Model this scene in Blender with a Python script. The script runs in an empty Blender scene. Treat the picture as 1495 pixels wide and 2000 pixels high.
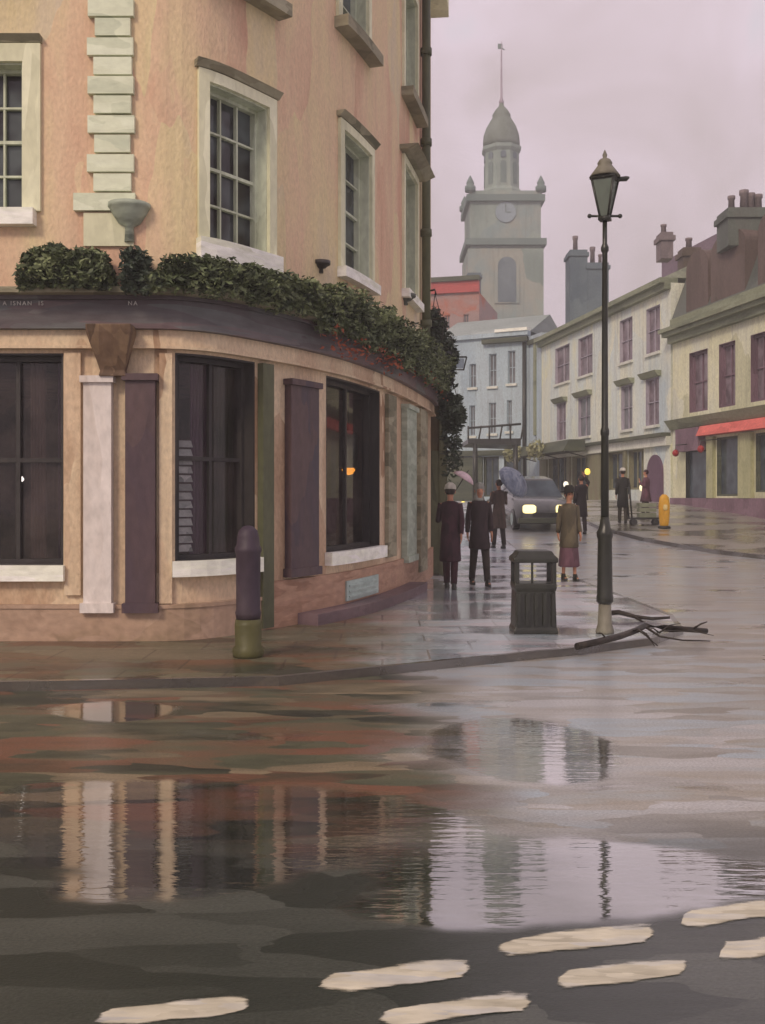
import bpy, bmesh, math, random
from mathutils import Vector, Matrix, noise as mnoise
random.seed(7)
S = bpy.context.scene
COL = S.collection
F, CX, HY, EYE = 2000.0, 747.0, 970.0, 1.6      # lens of the view in photograph pixels
R = math.radians

# ------------------------------------------------------------------ helpers
def lin(c):
    c /= 255.0
    return c / 12.92 if c <= .04045 else ((c + .055) / 1.055) ** 2.4
def A(r, g, b, f=1.0):
    f = f if isinstance(f, tuple) else (f, f, f)
    return tuple(min(.9, lin(v) / k) for v, k in zip((r, g, b), f)) + (1,)

def tz(y):
    t = max(0, min(1, (y - 20) / 24.0))
    return 1.35 * t * t * (3 - 2 * t)
def X(px, D): return (px - CX) * D / F
def Z(py, D): return EYE + (HY - py) * D / F

class MB:
    def __init__(s): s.bm = bmesh.new()
    def face(s, pts, smooth=False):
        vs = [s.bm.verts.new(p) for p in pts]
        f = s.bm.faces.new(vs); f.smooth = smooth
        return f
    def box(s, x0, x1, y0, y1, z0, z1):
        s.hexa([(x0, y0, z0), (x1, y0, z0), (x1, y1, z0), (x0, y1, z0), (x0, y0, z1), (x1, y0, z1), (x1, y1, z1), (x0, y1, z1)])
    def hexa(s, p):
        v = [s.bm.verts.new(q) for q in p]
        for f in ((0, 3, 2, 1), (4, 5, 6, 7), (0, 1, 5, 4), (1, 2, 6, 5), (2, 3, 7, 6), (3, 0, 4, 7)):
            s.bm.faces.new([v[i] for i in f])
    def tube(s, pts, rads, n=10, caps=True, sx=1.0):
        pts = [Vector(p) for p in pts]
        if not hasattr(rads, '__len__'): rads = [rads] * len(pts)
        rings = []
        for i, p in enumerate(pts):
            t = (pts[min(i + 1, len(pts) - 1)] - pts[max(i - 1, 0)]).normalized()
            a = Vector((1, 0, 0)) if abs(t.x) < .8 else Vector((0, 1, 0))
            b = t.cross(a).normalized(); a = b.cross(t).normalized()
            rings.append([s.bm.verts.new(p + (a * math.cos(k * 2 * math.pi / n) * sx + b * math.sin(k * 2 * math.pi / n)) * rads[i]) for k in range(n)])
        s._skin(rings, caps)
    def _skin(s, rings, caps):
        n = len(rings[0])
        for r0, r1 in zip(rings, rings[1:]):
            for k in range(n):
                f = s.bm.faces.new((r0[k], r0[(k + 1) % n], r1[(k + 1) % n], r1[k])); f.smooth = True
        if caps:
            s.bm.faces.new(rings[0][::-1]); s.bm.faces.new(rings[-1])
    def lathe(s, c, prof, n=20, sx=1, sy=1, off=0.0):
        rings = [[s.bm.verts.new((c[0] + r * sx * math.cos(off + k * 2 * math.pi / n), c[1] + r * sy * math.sin(off + k * 2 * math.pi / n), c[2] + z)) for k in range(n)] for r, z in prof]
        s._skin(rings, True)
    def loft(s, secs, n=16):     # (cx, cy, z, rx, ry)
        rings = [[s.bm.verts.new((x + rx * math.cos(k * 2 * math.pi / n), y + ry * math.sin(k * 2 * math.pi / n), z)) for k in range(n)] for x, y, z, rx, ry in secs]
        s._skin(rings, True)
    def ball(s, c, r, n=10, sz=1.0):
        m = Matrix.Translation(c) @ Matrix.Diagonal((r, r, r * sz, 1))
        for f in bmesh.ops.create_uvsphere(s.bm, u_segments=n * 2, v_segments=n, radius=1, matrix=m)['verts'][0].link_faces: pass
        for f in s.bm.faces: pass
    def build(s, name, mat, parent=None, local=False, bevel=0, recalc=True, smooth=False, loc=None):
        if recalc: bmesh.ops.recalc_face_normals(s.bm, faces=s.bm.faces)
        if smooth:
            for f in s.bm.faces: f.smooth = True
        me = bpy.data.meshes.new(name)
        org = Vector((0, 0, 0))
        if not local:
            p = parent
            while p is not None:
                org += p.location; p = p.parent
            if loc is not None: org += Vector(loc)
        s.bm.transform(Matrix.Translation(-org))
        s.bm.to_mesh(me); s.bm.free()
        o = bpy.data.objects.new(name, me); COL.objects.link(o)
        o.parent = parent
        if loc is not None: o.location = loc
        if mat: me.materials.append(mat)
        if bevel:
            b = o.modifiers.new('bevel', 'BEVEL'); b.width = bevel; b.segments = 2; b.limit_method = 'ANGLE'
        return o

def tag(o, label=None, cat=None, group=None, kind=None):
    if label: o['label'] = label
    if cat: o['category'] = cat
    if group: o['group'] = group
    if kind: o['kind'] = kind
    return o
def thing(name, label, cat, loc=(0, 0, 0), group=None, rz=0):
    o = bpy.data.objects.new(name, None); COL.objects.link(o)
    o.location = loc; o.rotation_euler.z = rz; o.empty_display_size = .2
    return tag(o, label, cat, group)

# ------------------------------------------------------------------ materials
def paint(name, cols, scale=(1, 1, 1), rough=.75, bump=.25, fine=1.0, vor=2.2, spec=.3, mottle=.5, metal=0.0, coat=0.0, tint=.10, stain=0.0):
    """weathered, hand-brushed surface: patches of neighbouring tones laid in strokes, with a fine ridged relief"""
    m = bpy.data.materials.new(name); m.use_nodes = True
    nt = m.node_tree; N = nt.nodes; L = nt.links; N.clear()
    out = N.new('ShaderNodeOutputMaterial'); b = N.new('ShaderNodeBsdfPrincipled')
    L.new(b.outputs[0], out.inputs[0])
    g = N.new('ShaderNodeNewGeometry'); mp = N.new('ShaderNodeMapping'); mp.inputs['Scale'].default_value = scale
    L.new(g.outputs['Position'], mp.inputs['Vector'])
    n1 = N.new('ShaderNodeTexNoise'); n1.inputs['Scale'].default_value = 1.3; n1.inputs['Detail'].default_value = 3
    L.new(mp.outputs[0], n1.inputs['Vector'])
    ad = N.new('ShaderNodeVectorMath'); ad.operation = 'MULTIPLY_ADD'
    ad.inputs[1].default_value = (.9, .9, .9)
    L.new(n1.outputs['Color'], ad.inputs[0]); L.new(mp.outputs[0], ad.inputs[2])
    v = N.new('ShaderNodeTexVoronoi'); v.inputs['Scale'].default_value = vor
    L.new(ad.outputs[0], v.inputs['Vector'])
    sep = N.new('ShaderNodeSeparateColor'); L.new(v.outputs['Color'], sep.inputs[0])
    n2 = N.new('ShaderNodeTexNoise'); n2.inputs['Scale'].default_value = .8; n2.inputs['Detail'].default_value = 5; n2.inputs['Roughness'].default_value = .65
    L.new(mp.outputs[0], n2.inputs['Vector'])
    mx = N.new('ShaderNodeMath'); mx.operation = 'MULTIPLY_ADD'; mx.inputs[1].default_value = mottle
    L.new(sep.outputs[0], mx.inputs[0])
    sc = N.new('ShaderNodeMapRange'); sc.inputs[1].default_value = .3; sc.inputs[2].default_value = .7
    sc.inputs[3].default_value = 0; sc.inputs[4].default_value = 1 - mottle
    L.new(n2.outputs[0], sc.inputs[0]); L.new(sc.outputs[0], mx.inputs[2])
    cr = N.new('ShaderNodeValToRGB'); el = cr.color_ramp.elements
    while len(el) < len(cols): el.new(.5)
    for i, c in enumerate(cols):
        el[i].position = i / max(1, len(cols) - 1) * .7 + .15; el[i].color = c
    L.new(mx.outputs[0], cr.inputs[0])
    n3 = N.new('ShaderNodeTexNoise'); n3.inputs['Scale'].default_value = 14 * fine; n3.inputs['Detail'].default_value = 4
    mp3 = N.new('ShaderNodeMapping'); mp3.inputs['Scale'].default_value = tuple(.35 + .65 * k / max(scale) for k in scale)
    L.new(g.outputs['Position'], mp3.inputs['Vector']); L.new(mp3.outputs[0], n3.inputs['Vector'])
    hs = N.new('ShaderNodeMapRange'); hs.inputs[1].default_value = .25; hs.inputs[2].default_value = .75
    hs.inputs[3].default_value = 1 - tint * 1.6; hs.inputs[4].default_value = 1 + tint * 1.6
    L.new(n3.outputs[0], hs.inputs[0])
    mul = N.new('ShaderNodeVectorMath'); mul.operation = 'SCALE'
    L.new(cr.outputs[0], mul.inputs[0]); L.new(hs.outputs[0], mul.inputs['Scale'])
    L.new(mul.outputs[0], b.inputs['Base Color'])
    if stain:
        ms = N.new('ShaderNodeMapping'); ms.inputs['Scale'].default_value = (3.2, 3.2, .22); L.new(g.outputs['Position'], ms.inputs[0])
        ns = N.new('ShaderNodeTexNoise'); ns.inputs['Scale'].default_value = 1.4; ns.inputs['Detail'].default_value = 7; ns.inputs['Roughness'].default_value = .7; L.new(ms.outputs[0], ns.inputs[0])
        rs = N.new('ShaderNodeMapRange'); rs.inputs[1].default_value = .5; rs.inputs[2].default_value = .72; rs.inputs[3].default_value = 0; rs.inputs[4].default_value = stain; L.new(ns.outputs[0], rs.inputs[0])
        xs = N.new('ShaderNodeMix'); xs.data_type = 'RGBA'; xs.inputs[7].default_value = (.10, .09, .07, 1); L.new(rs.outputs[0], xs.inputs[0]); L.new(mul.outputs[0], xs.inputs[6]); L.new(xs.outputs[2], b.inputs['Base Color'])
    b.inputs['Roughness'].default_value = rough; b.inputs['Specular IOR Level'].default_value = spec
    b.inputs['Metallic'].default_value = metal; b.inputs['Coat Weight'].default_value = coat
    if bump:
        bp = N.new('ShaderNodeBump'); bp.inputs['Strength'].default_value = bump; bp.inputs['Distance'].default_value = .02
        L.new(n3.outputs[0], bp.inputs['Height']); L.new(bp.outputs[0], b.inputs['Normal'])
    return m

def wet(name, cols, scale, fmin, fmax, r0, r1, bump=.15, vor=1.5, mottle=.5, slabs=None, ior=1.8, ripple=(3, 14, 1), pools=(), dry=(.42, .60), sheen_cols=None, xr=(-.5, 1.5), near=None, gleft=.45, grit=1.0):
    """wet ground: coloured stone under a patchy film of water; a second palette paints sky reflection into the colour"""
    m = paint(name, cols, scale, rough=.6, bump=.35, vor=vor, mottle=mottle, spec=.2, fine=2.6 * grit, tint=.16 * grit ** .5)
    nt = m.node_tree; N = nt.nodes; L = nt.links
    b = next(n for n in N if n.type == 'BSDF_PRINCIPLED'); out = next(n for n in N if n.type == 'OUTPUT_MATERIAL')
    g = N.new('ShaderNodeNewGeometry')
    mp = N.new('ShaderNodeMapping'); mp.inputs['Scale'].default_value = (.55, .9, 1); L.new(g.outputs['Position'], mp.inputs[0])
    n = N.new('ShaderNodeTexNoise'); n.inputs['Scale'].default_value = 1.1; n.inputs['Detail'].default_value = 4; L.new(mp.outputs[0], n.inputs[0])
    pm = N.new('ShaderNodeMapRange'); pm.interpolation_type = 'SMOOTHSTEP'
    pm.inputs[1].default_value = dry[0]; pm.inputs[2].default_value = dry[1]; L.new(n.outputs[0], pm.inputs[0])
    film = pm.outputs[0]
    for (cx, cy, rx, ry) in pools:
        sb = N.new('ShaderNodeVectorMath'); sb.operation = 'SUBTRACT'; sb.inputs[1].default_value = (cx, cy, 0); L.new(g.outputs['Position'], sb.inputs[0])
        dvd = N.new('ShaderNodeVectorMath'); dvd.operation = 'MULTIPLY'; dvd.inputs[1].default_value = (1 / rx, 1 / ry, 0); L.new(sb.outputs[0], dvd.inputs[0])
        ln = N.new('ShaderNodeVectorMath'); ln.operation = 'LENGTH'; L.new(dvd.outputs[0], ln.inputs[0])
        nn = N.new('ShaderNodeMath'); nn.operation = 'MULTIPLY_ADD'; nn.inputs[1].default_value = 1.5; L.new(n.outputs[0], nn.inputs[0])
        ng = N.new('ShaderNodeMath'); ng.operation = 'MULTIPLY'; ng.inputs[1].default_value = -1; L.new(ln.outputs['Value'], ng.inputs[0]); L.new(ng.outputs[0], nn.inputs[2])
        ms = N.new('ShaderNodeMapRange'); ms.interpolation_type = 'SMOOTHSTEP'; ms.inputs[1].default_value = -.32; ms.inputs[2].default_value = -.12; L.new(nn.outputs[0], ms.inputs[0])
        mxx = N.new('ShaderNodeMath'); mxx.operation = 'MAXIMUM'; L.new(film, mxx.inputs[0]); L.new(ms.outputs[0], mxx.inputs[1]); film = mxx.outputs[0]
    rr = N.new('ShaderNodeMapRange'); rr.inputs[3].default_value = r1; rr.inputs[4].default_value = r0; L.new(film, rr.inputs[0])
    fr = N.new('ShaderNodeFresnel'); fr.inputs[0].default_value = ior
    fm = N.new('ShaderNodeMapRange'); fm.inputs[3].default_value = fmin; fm.inputs[4].default_value = fmax; L.new(film, fm.inputs[0])
    ml = N.new('ShaderNodeMath'); ml.operation = 'ADD'; ml.use_clamp = True
    L.new(fr.outputs[0], ml.inputs[0]); L.new(fm.outputs[0], ml.inputs[1])
    gsc = N.new('ShaderNodeMath'); gsc.operation = 'MULTIPLY'; gsc.inputs[1].default_value = 1.0; L.new(ml.outputs[0], gsc.inputs[0])
    pl_ = N.new('ShaderNodeMath'); pl_.operation = 'MULTIPLY'; pl_.inputs[1].default_value = fmax; L.new(film, pl_.inputs[0])
    ml2 = N.new('ShaderNodeMath'); ml2.operation = 'MAXIMUM'; L.new(gsc.outputs[0], ml2.inputs[0]); L.new(pl_.outputs[0], ml2.inputs[1]); ml = ml2
    gl = N.new('ShaderNodeBsdfGlossy'); gl.inputs[0].default_value = (.93, .93, .93, 1); L.new(rr.outputs[0], gl.inputs['Roughness'])
    mp2 = N.new('ShaderNodeMapping'); mp2.inputs['Scale'].default_value = ripple; L.new(g.outputs['Position'], mp2.inputs[0])
    n2 = N.new('ShaderNodeTexNoise'); n2.inputs['Scale'].default_value = 1.5; n2.inputs['Detail'].default_value = 3; L.new(mp2.outputs[0], n2.inputs[0])
    bp = N.new('ShaderNodeBump'); bp.inputs['Strength'].default_value = bump; bp.inputs['Distance'].default_value = .02
    L.new(n2.outputs[0], bp.inputs['Height']); L.new(bp.outputs[0], gl.inputs['Normal'])
    mx = N.new('ShaderNodeMixShader'); L.new(ml.outputs[0], mx.inputs[0]); L.new(b.outputs[0], mx.inputs[1]); L.new(gl.outputs[0], mx.inputs[2])
    L.new(mx.outputs[0], out.inputs[0])
    if sheen_cols:  # towards the right, pale sky reflection is mixed into the base colour
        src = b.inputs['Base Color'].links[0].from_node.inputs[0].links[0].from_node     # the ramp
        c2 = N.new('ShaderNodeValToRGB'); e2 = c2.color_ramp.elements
        while len(e2) < len(sheen_cols): e2.new(.5)
        for i, c in enumerate(sheen_cols): e2[i].position = i / (len(sheen_cols) - 1) * .7 + .15; e2[i].color = c
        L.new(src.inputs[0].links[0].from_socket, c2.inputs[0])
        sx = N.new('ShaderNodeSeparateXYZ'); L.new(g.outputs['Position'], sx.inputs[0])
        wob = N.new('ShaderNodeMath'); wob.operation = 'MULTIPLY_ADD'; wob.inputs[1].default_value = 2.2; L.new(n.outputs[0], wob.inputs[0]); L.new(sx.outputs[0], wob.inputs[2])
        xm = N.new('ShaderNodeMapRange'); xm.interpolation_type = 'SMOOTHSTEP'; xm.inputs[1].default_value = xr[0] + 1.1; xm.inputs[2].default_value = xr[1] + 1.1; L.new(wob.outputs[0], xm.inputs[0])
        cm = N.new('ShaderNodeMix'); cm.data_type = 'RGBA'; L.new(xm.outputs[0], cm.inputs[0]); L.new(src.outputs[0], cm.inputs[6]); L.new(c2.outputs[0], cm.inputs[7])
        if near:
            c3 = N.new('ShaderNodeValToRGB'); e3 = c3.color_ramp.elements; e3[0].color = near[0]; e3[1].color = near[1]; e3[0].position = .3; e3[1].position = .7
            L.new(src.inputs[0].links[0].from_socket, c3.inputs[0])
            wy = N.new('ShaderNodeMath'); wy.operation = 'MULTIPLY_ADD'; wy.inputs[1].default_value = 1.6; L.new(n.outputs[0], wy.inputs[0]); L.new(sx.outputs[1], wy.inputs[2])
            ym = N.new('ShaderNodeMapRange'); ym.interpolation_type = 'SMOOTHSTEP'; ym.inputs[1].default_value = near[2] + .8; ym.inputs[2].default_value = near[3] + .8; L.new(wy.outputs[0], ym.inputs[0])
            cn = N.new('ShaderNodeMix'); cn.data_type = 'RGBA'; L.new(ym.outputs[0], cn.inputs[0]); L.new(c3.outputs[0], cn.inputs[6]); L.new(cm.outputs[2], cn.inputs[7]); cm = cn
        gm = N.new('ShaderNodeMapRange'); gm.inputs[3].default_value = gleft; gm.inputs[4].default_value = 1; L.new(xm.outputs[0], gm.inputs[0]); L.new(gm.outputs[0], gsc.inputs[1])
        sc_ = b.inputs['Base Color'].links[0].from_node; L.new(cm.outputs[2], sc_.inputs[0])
    if slabs:
        br = N.new('ShaderNodeTexBrick'); br.inputs['Scale'].default_value = 1.0
        br.inputs['Brick Width'].default_value = slabs[0]; br.inputs['Row Height'].default_value = slabs[1]
        br.inputs['Mortar Size'].default_value = .012; br.inputs['Color1'].default_value = (1, 1, 1, 1)
        br.inputs['Color2'].default_value = (.78, .78, .78, 1); br.inputs['Mortar'].default_value = (.35, .35, .35, 1)
        L.new(g.outputs['Position'], br.inputs['Vector'])
        src = b.inputs['Base Color'].links[0].from_socket
        mm = N.new('ShaderNodeMix'); mm.data_type = 'RGBA'; mm.blend_type = 'MULTIPLY'; mm.inputs[0].default_value = .8
        L.new(src, mm.inputs[6]); L.new(br.outputs[0], mm.inputs[7]); L.new(mm.outputs[2], b.inputs['Base Color'])
    return m

def glass(name, tint=(.9, .9, .92, 1), ior=1.5, body=None, amount=.0):
    m = bpy.data.materials.new(name); m.use_nodes = True
    nt = m.node_tree; N = nt.nodes; L = nt.links; N.clear()
    out = N.new('ShaderNodeOutputMaterial')
    fr = N.new('ShaderNodeFresnel'); fr.inputs[0].default_value = ior
    gl = N.new('ShaderNodeBsdfGlossy'); gl.inputs['Roughness'].default_value = .04
    g = N.new('ShaderNodeNewGeometry'); n = N.new('ShaderNodeTexNoise'); n.inputs['Scale'].default_value = 2.2
    L.new(g.outputs['Position'], n.inputs[0])
    bp = N.new('ShaderNodeBump'); bp.inputs['Strength'].default_value = .08; L.new(n.outputs[0], bp.inputs['Height']); L.new(bp.outputs[0], gl.inputs['Normal'])
    if body is None:
        t0 = N.new('ShaderNodeBsdfTransparent'); t0.inputs[0].default_value = tint
        df = N.new('ShaderNodeBsdfDiffuse'); df.inputs[0].default_value = (.20, .15, .14, 1)
        tr = N.new('ShaderNodeMixShader'); L.new(t0.outputs[0], tr.inputs[1]); L.new(df.outputs[0], tr.inputs[2])
        dr = N.new('ShaderNodeMapRange'); dr.inputs[1].default_value = .35; dr.inputs[2].default_value = .7; dr.inputs[3].default_value = .03; dr.inputs[4].default_value = .22; L.new(n.outputs[0], dr.inputs[0]); L.new(dr.outputs[0], tr.inputs[0])
    else:
        tr = N.new('ShaderNodeBsdfDiffuse')
        cr = N.new('ShaderNodeValToRGB'); cr.color_ramp.elements[0].color = body[0]; cr.color_ramp.elements[1].color = body[1]
        cr.color_ramp.elements[0].position = .35; cr.color_ramp.elements[1].position = .65
        L.new(n.outputs[0], cr.inputs[0]); L.new(cr.outputs[0], tr.inputs[0])
    mx = N.new('ShaderNodeMixShader'); L.new(fr.outputs[0], mx.inputs[0]); L.new(tr.outputs[0], mx.inputs[1]); L.new(gl.outputs[0], mx.inputs[2])
    L.new(mx.outputs[0], out.inputs[0])
    return m
def glow(name, col, st):
    m = bpy.data.materials.new(name); m.use_nodes = True
    b = m.node_tree.nodes['Principled BSDF']; b.inputs['Base Color'].default_value = col
    b.inputs['Emission Color'].default_value = col; b.inputs['Emission Strength'].default_value = st
    return m

V = (1.2, 1.2, .35)   # vertical strokes
M = {}
f = (.84, .72, .62)      # daylight falling on a wall turned to the light
M['stucco'] = paint('peach_stucco', [A(190, 142, 112, f), A(202, 164, 128, f), A(202, 174, 128, f), A(192, 166, 136, f)], V, .85, .5, vor=1.0, mottle=.5, tint=.07, fine=2.2, stain=.16)
M['tan'] = paint('tan_render', [A(150, 112, 82, f), A(192, 158, 124, f), A(200, 170, 134, f), A(174, 138, 106, f)], V, .7, .5, vor=1.6, mottle=.6, tint=.10, fine=2, stain=.18)
M['cream'] = paint('cream_stone', [A(184, 172, 136, f), A(204, 190, 152, f), A(218, 204, 166, f)], V, .75, .25, vor=2.0, tint=.06)
M['quoin'] = paint('pale_quoin_stone', [A(176, 172, 142, f), A(200, 192, 158, f), A(208, 200, 168, f)], (1, 1, 3), .75, .3, vor=1.8, tint=.06)
M['pinkstone'] = paint('pale_pink_stone', [A(186, 164, 146, f), A(204, 184, 168, f), A(196, 176, 160, f)], V, .6, .3, vor=2.5)
M['purple'] = paint('dark_purple_paint', [A(58, 42, 44, f), A(84, 62, 58, f), A(70, 52, 54, f), A(58, 50, 58, f)], V, .45, .3, vor=2.5)
M['fascia'] = paint('fascia_paint', [A(86, 66, 64, f), A(102, 80, 76, f), A(96, 92, 86, f), A(80, 66, 64, f)], (.35, .35, 3), .5, .3, vor=2.2, mottle=.6)
M['whitesill'] = paint('white_sill_paint', [A(204, 192, 164, f), A(232, 222, 192, f), A(218, 206, 180, f)], (.6, .6, 4), .6, .4, vor=3)
M['sash'] = paint('white_sash_paint', [A(166, 160, 130, f), A(192, 186, 156, f)], V, .5, .1)
M['darkframe'] = paint('dark_window_paint', [A(44, 38, 36, f), A(62, 54, 48, f)], V, .45, .2)
M['plinth'] = paint('warm_plinth_stone', [A(142, 110, 86, f), A(164, 130, 104, f), A(158, 124, 98, f), A(128, 102, 74, f)], (1, 1, 1.6), .5, .35, vor=2.2)
M['brickplinth'] = paint('red_brick_plinth', [A(136, 94, 70, f), A(166, 124, 96, f), A(150, 108, 84, f)], (.8, .8, 5), .55, .5, vor=3)
M['purplestep'] = paint('purple_step_stone', [A(88, 66, 66, f), A(106, 82, 80, f)], (.6, .6, 3), .45, .3, vor=2)
M['ventblue'] = paint('pale_blue_plate', [A(146, 152, 138, f), A(164, 168, 152, f)], (1, 1, 4), .5, .2)
M['corbel'] = paint('brown_corbel', [A(72, 52, 36, f), A(104, 78, 58, f), A(126, 98, 70, f)], (3, 3, 1), .7, .5, vor=3)
M['greystone'] = paint('grey_green_stone', [A(130, 130, 108, f), A(162, 160, 136, f)], (1, 1, 3), .7, .4, vor=3)
M['hood'] = paint('grey_hood_stone', [A(96, 88, 66, f), A(130, 116, 90, f), A(150, 136, 108, f)], (.8, .8, 3), .75, .4)
M['pipe'] = paint('olive_iron_paint', [A(64, 62, 42, f), A(92, 88, 60, f)], V, .5, .2)
M['interior'] = paint('dark_interior', [A(104, 84, 78), A(132, 106, 98), A(116, 98, 84)], V, .85, .0)
M['curtain'] = paint('purple_curtain', [A(70, 46, 66), A(104, 74, 98), A(86, 60, 84)], (5, 5, .2), .85, .3)
M['greencurtain'] = paint('dark_green_curtain', [A(32, 40, 24), A(52, 62, 36)], (5, 5, .2), .85, .3)
M['slats'] = paint('pale_slats', [A(150, 154, 150), A(230, 230, 224), A(190, 190, 186)], (2, 2, 3), .7, .2, vor=3)
M['glass'] = glass('clear_pane')
M['glassU'] = glass('upper_pane', body=(A(40, 36, 38), A(92, 100, 102)))
M['glassP'] = glass('purple_pane', body=(A(98, 84, 92), A(140, 126, 134)))
M['glassG'] = glass('grey_pane', body=(A(96, 98, 102), A(124, 124, 128)))
M['glassD'] = glass('dark_shop_pane', body=(A(46, 56, 64), A(74, 86, 94)))
M['leaf'] = paint('dark_leaves', [A(46, 50, 30, f), A(88, 92, 58, f), A(120, 120, 80, f), A(64, 70, 48, f)], (1, 1, 1), .55, .0, vor=9, mottle=.75, tint=.2)
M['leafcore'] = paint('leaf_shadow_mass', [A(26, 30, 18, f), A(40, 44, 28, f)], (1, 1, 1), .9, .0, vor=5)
M['cypressleaf'] = paint('black_green_leaves', [A(44, 50, 38, f), A(76, 80, 60, f)], (1, 1, 1), .6, .0, vor=9)
M['flower'] = paint('rust_red_petals', [A(136, 66, 40, f), A(160, 82, 52, f)], (1, 1, 1), .6, .0, vor=9)
M['box'] = paint('planter_lead', [A(60, 56, 54, f), A(84, 76, 72, f)], V, .7, .2)
M['iron'] = paint('black_green_iron', [A(24, 26, 22), A(42, 44, 36), A(34, 36, 32)], V, .35, .25, vor=3, spec=.5)
M['ironlight'] = paint('worn_tan_iron', [A(84, 76, 62, f), A(122, 110, 90, f)], V, .5, .3)
M['lampglass'] = paint('dim_lantern_glass', [A(70, 74, 62, f), A(92, 94, 78, f)], V, .25, .0, spec=.6)
M['bollardpaint'] = paint('near_black_purple_paint', [A(42, 32, 36, f), A(62, 48, 50, f), A(54, 40, 48, f)], V, .5, .3, vor=3)
M['olive'] = paint('olive_base_paint', [A(66, 60, 30, f), A(88, 80, 42, f)], V, .45, .3)
M['bark'] = paint('wet_dark_bark', [A(30, 26, 22), A(58, 50, 42)], (6, 6, 6), .4, .5)
M['porch'] = paint('olive_brown_timber', [A(66, 54, 32, f), A(96, 80, 50, f), A(84, 62, 44, f)], (2, 2, .3), .6, .4, vor=2.5)
# far buildings
f = (.72, .66, .60)
M['palecream'] = paint('pale_cream_facade', [A(158, 164, 160, f), A(190, 184, 160, f), A(176, 178, 168, f), A(196, 188, 150, f)], (.6, .6, .25), .8, .2, vor=.9, mottle=.6, stain=.35)
M['farsash'] = paint('mauve_grey_sash', [A(128, 116, 124, f), A(150, 140, 142, f)], V, .6, .1)
M['bluegrey'] = paint('blue_grey_facade', [A(132, 142, 146, f), A(150, 158, 158, f), A(142, 146, 146, f)], (.6, .6, .2), .8, .2, vor=.9, stain=.35)
M['olivestone'] = paint('olive_cream_facade', [A(162, 156, 124, f), A(190, 182, 148, f), A(178, 174, 156, f)], (.6, .6, .3), .8, .25, vor=1, stain=.35)
M['olivetrim'] = paint('olive_trim', [A(92, 94, 74, f), A(124, 124, 100, f), A(108, 108, 84, f)], (.3, .3, 2), .8, .3, vor=1.5)
M['darktrim'] = paint('dark_olive_trim', [A(52, 56, 44, f), A(80, 80, 62, f)], (.3, .3, 2), .7, .3)
M['mansard'] = paint('grey_green_slate', [A(66, 68, 60, f), A(86, 88, 78, f), A(78, 76, 68, f)], (1, 1, .5), .7, .3, vor=1)
M['dormer'] = paint('brown_dormer', [A(76, 62, 54, f), A(90, 74, 66, f), A(70, 60, 48, f)], (1, 1, .3), .8, .3, vor=1)
M['roof'] = paint('grey_green_roof', [A(112, 114, 98, f), A(140, 138, 118, f), A(124, 124, 108, f)], (.4, .4, 1.5), .8, .3, vor=1)
M['greyslate'] = paint('grey_slate', [A(116, 120, 112, f), A(138, 140, 132, f)], (.4, .4, 1.5), .8, .3, vor=1)
M['purpleroof'] = paint('purple_slate', [A(92, 76, 84, f), A(112, 94, 100, f)], (.4, .4, 1.5), .8, .3, vor=1)
M['chim'] = paint('blue_grey_chimney', [A(72, 80, 84, f), A(96, 102, 102, f)], (1, 1, .6), .85, .3, vor=1)
M['pot'] = paint('chimney_pot_clay', [A(92, 80, 78, f), A(112, 98, 94, f)], (2, 2, 1), .8, .2)
M['redbrick'] = paint('faded_red_brick', [A(128, 104, 96, f), A(138, 112, 104, f), A(150, 84, 60, f), A(126, 106, 98, f)], (.5, .5, .8), .85, .3, vor=.8, mottle=.6)
M['redlantern'] = paint('deep_red_lantern', [A(120, 26, 28, f), A(150, 44, 42, f)], V, .35, .1)
M['redband'] = paint('red_parapet', [A(136, 54, 50, f), A(156, 70, 64, f)], (.3, .3, 2), .7, .2)
M['redawning'] = paint('red_awning_cloth', [A(166, 76, 66, f), A(190, 94, 82, f)], (.4, .4, 2), .7, .2)
M['shopolive'] = paint('olive_shop_timber', [A(84, 80, 56, f), A(112, 106, 80, f), A(104, 88, 72, f)], (1, 1, .3), .6, .3, vor=1.2)
M['shopgreen'] = paint('pale_olive_pier', [A(136, 132, 96, f), A(152, 146, 108, f)], (1, 1, .3), .6, .3)
M['shopwhite'] = paint('pale_shop_wall', [A(170, 166, 150, f), A(188, 182, 166, f)], (1, 1, .5), .7, .2)
M['shoppurple'] = paint('plum_shop_timber', [A(84, 62, 68, f), A(112, 86, 92, f)], (1, 1, .4), .6, .3)
M['plumdoor'] = paint('plum_door', [A(78, 54, 66, f), A(98, 70, 84, f)], V, .5, .2)
M['tower'] = paint('grey_green_tower_stone', [A(104, 112, 102, f), A(124, 130, 118, f), A(132, 128, 114, f), A(112, 122, 116, f)], (.4, .4, .3), .9, .3, vor=.6, mottle=.55, stain=.35)
M['towerdark'] = paint('dark_tower_stone', [A(80, 90, 84, f), A(98, 106, 98, f)], (.5, .5, .4), .9, .3, vor=.8)  # darker stone for string course, pinnacles, arches and small fittings
M['dome'] = paint('verdigris_dome', [A(76, 80, 66, f), A(98, 102, 92, f), A(90, 94, 78, f)], (.6, .6, .4), .7, .3, vor=1)
M['spire'] = paint('mauve_spire_metal', [A(128, 112, 118, f), A(146, 130, 134, f)], V, .6, .1)
M['clock'] = paint('blue_grey_clock', [A(104, 112, 114, f), A(124, 130, 130, f)], V, .6, .1)
M['markwhite'] = paint('worn_road_paint', [A(170, 164, 142), A(206, 200, 178), A(186, 186, 180)], (2, 9, 1), .4, .3, vor=2.5, spec=.5)
nt = M['markwhite'].node_tree; N = nt.nodes; L = nt.links        # paint worn through to the road in streaks
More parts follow.
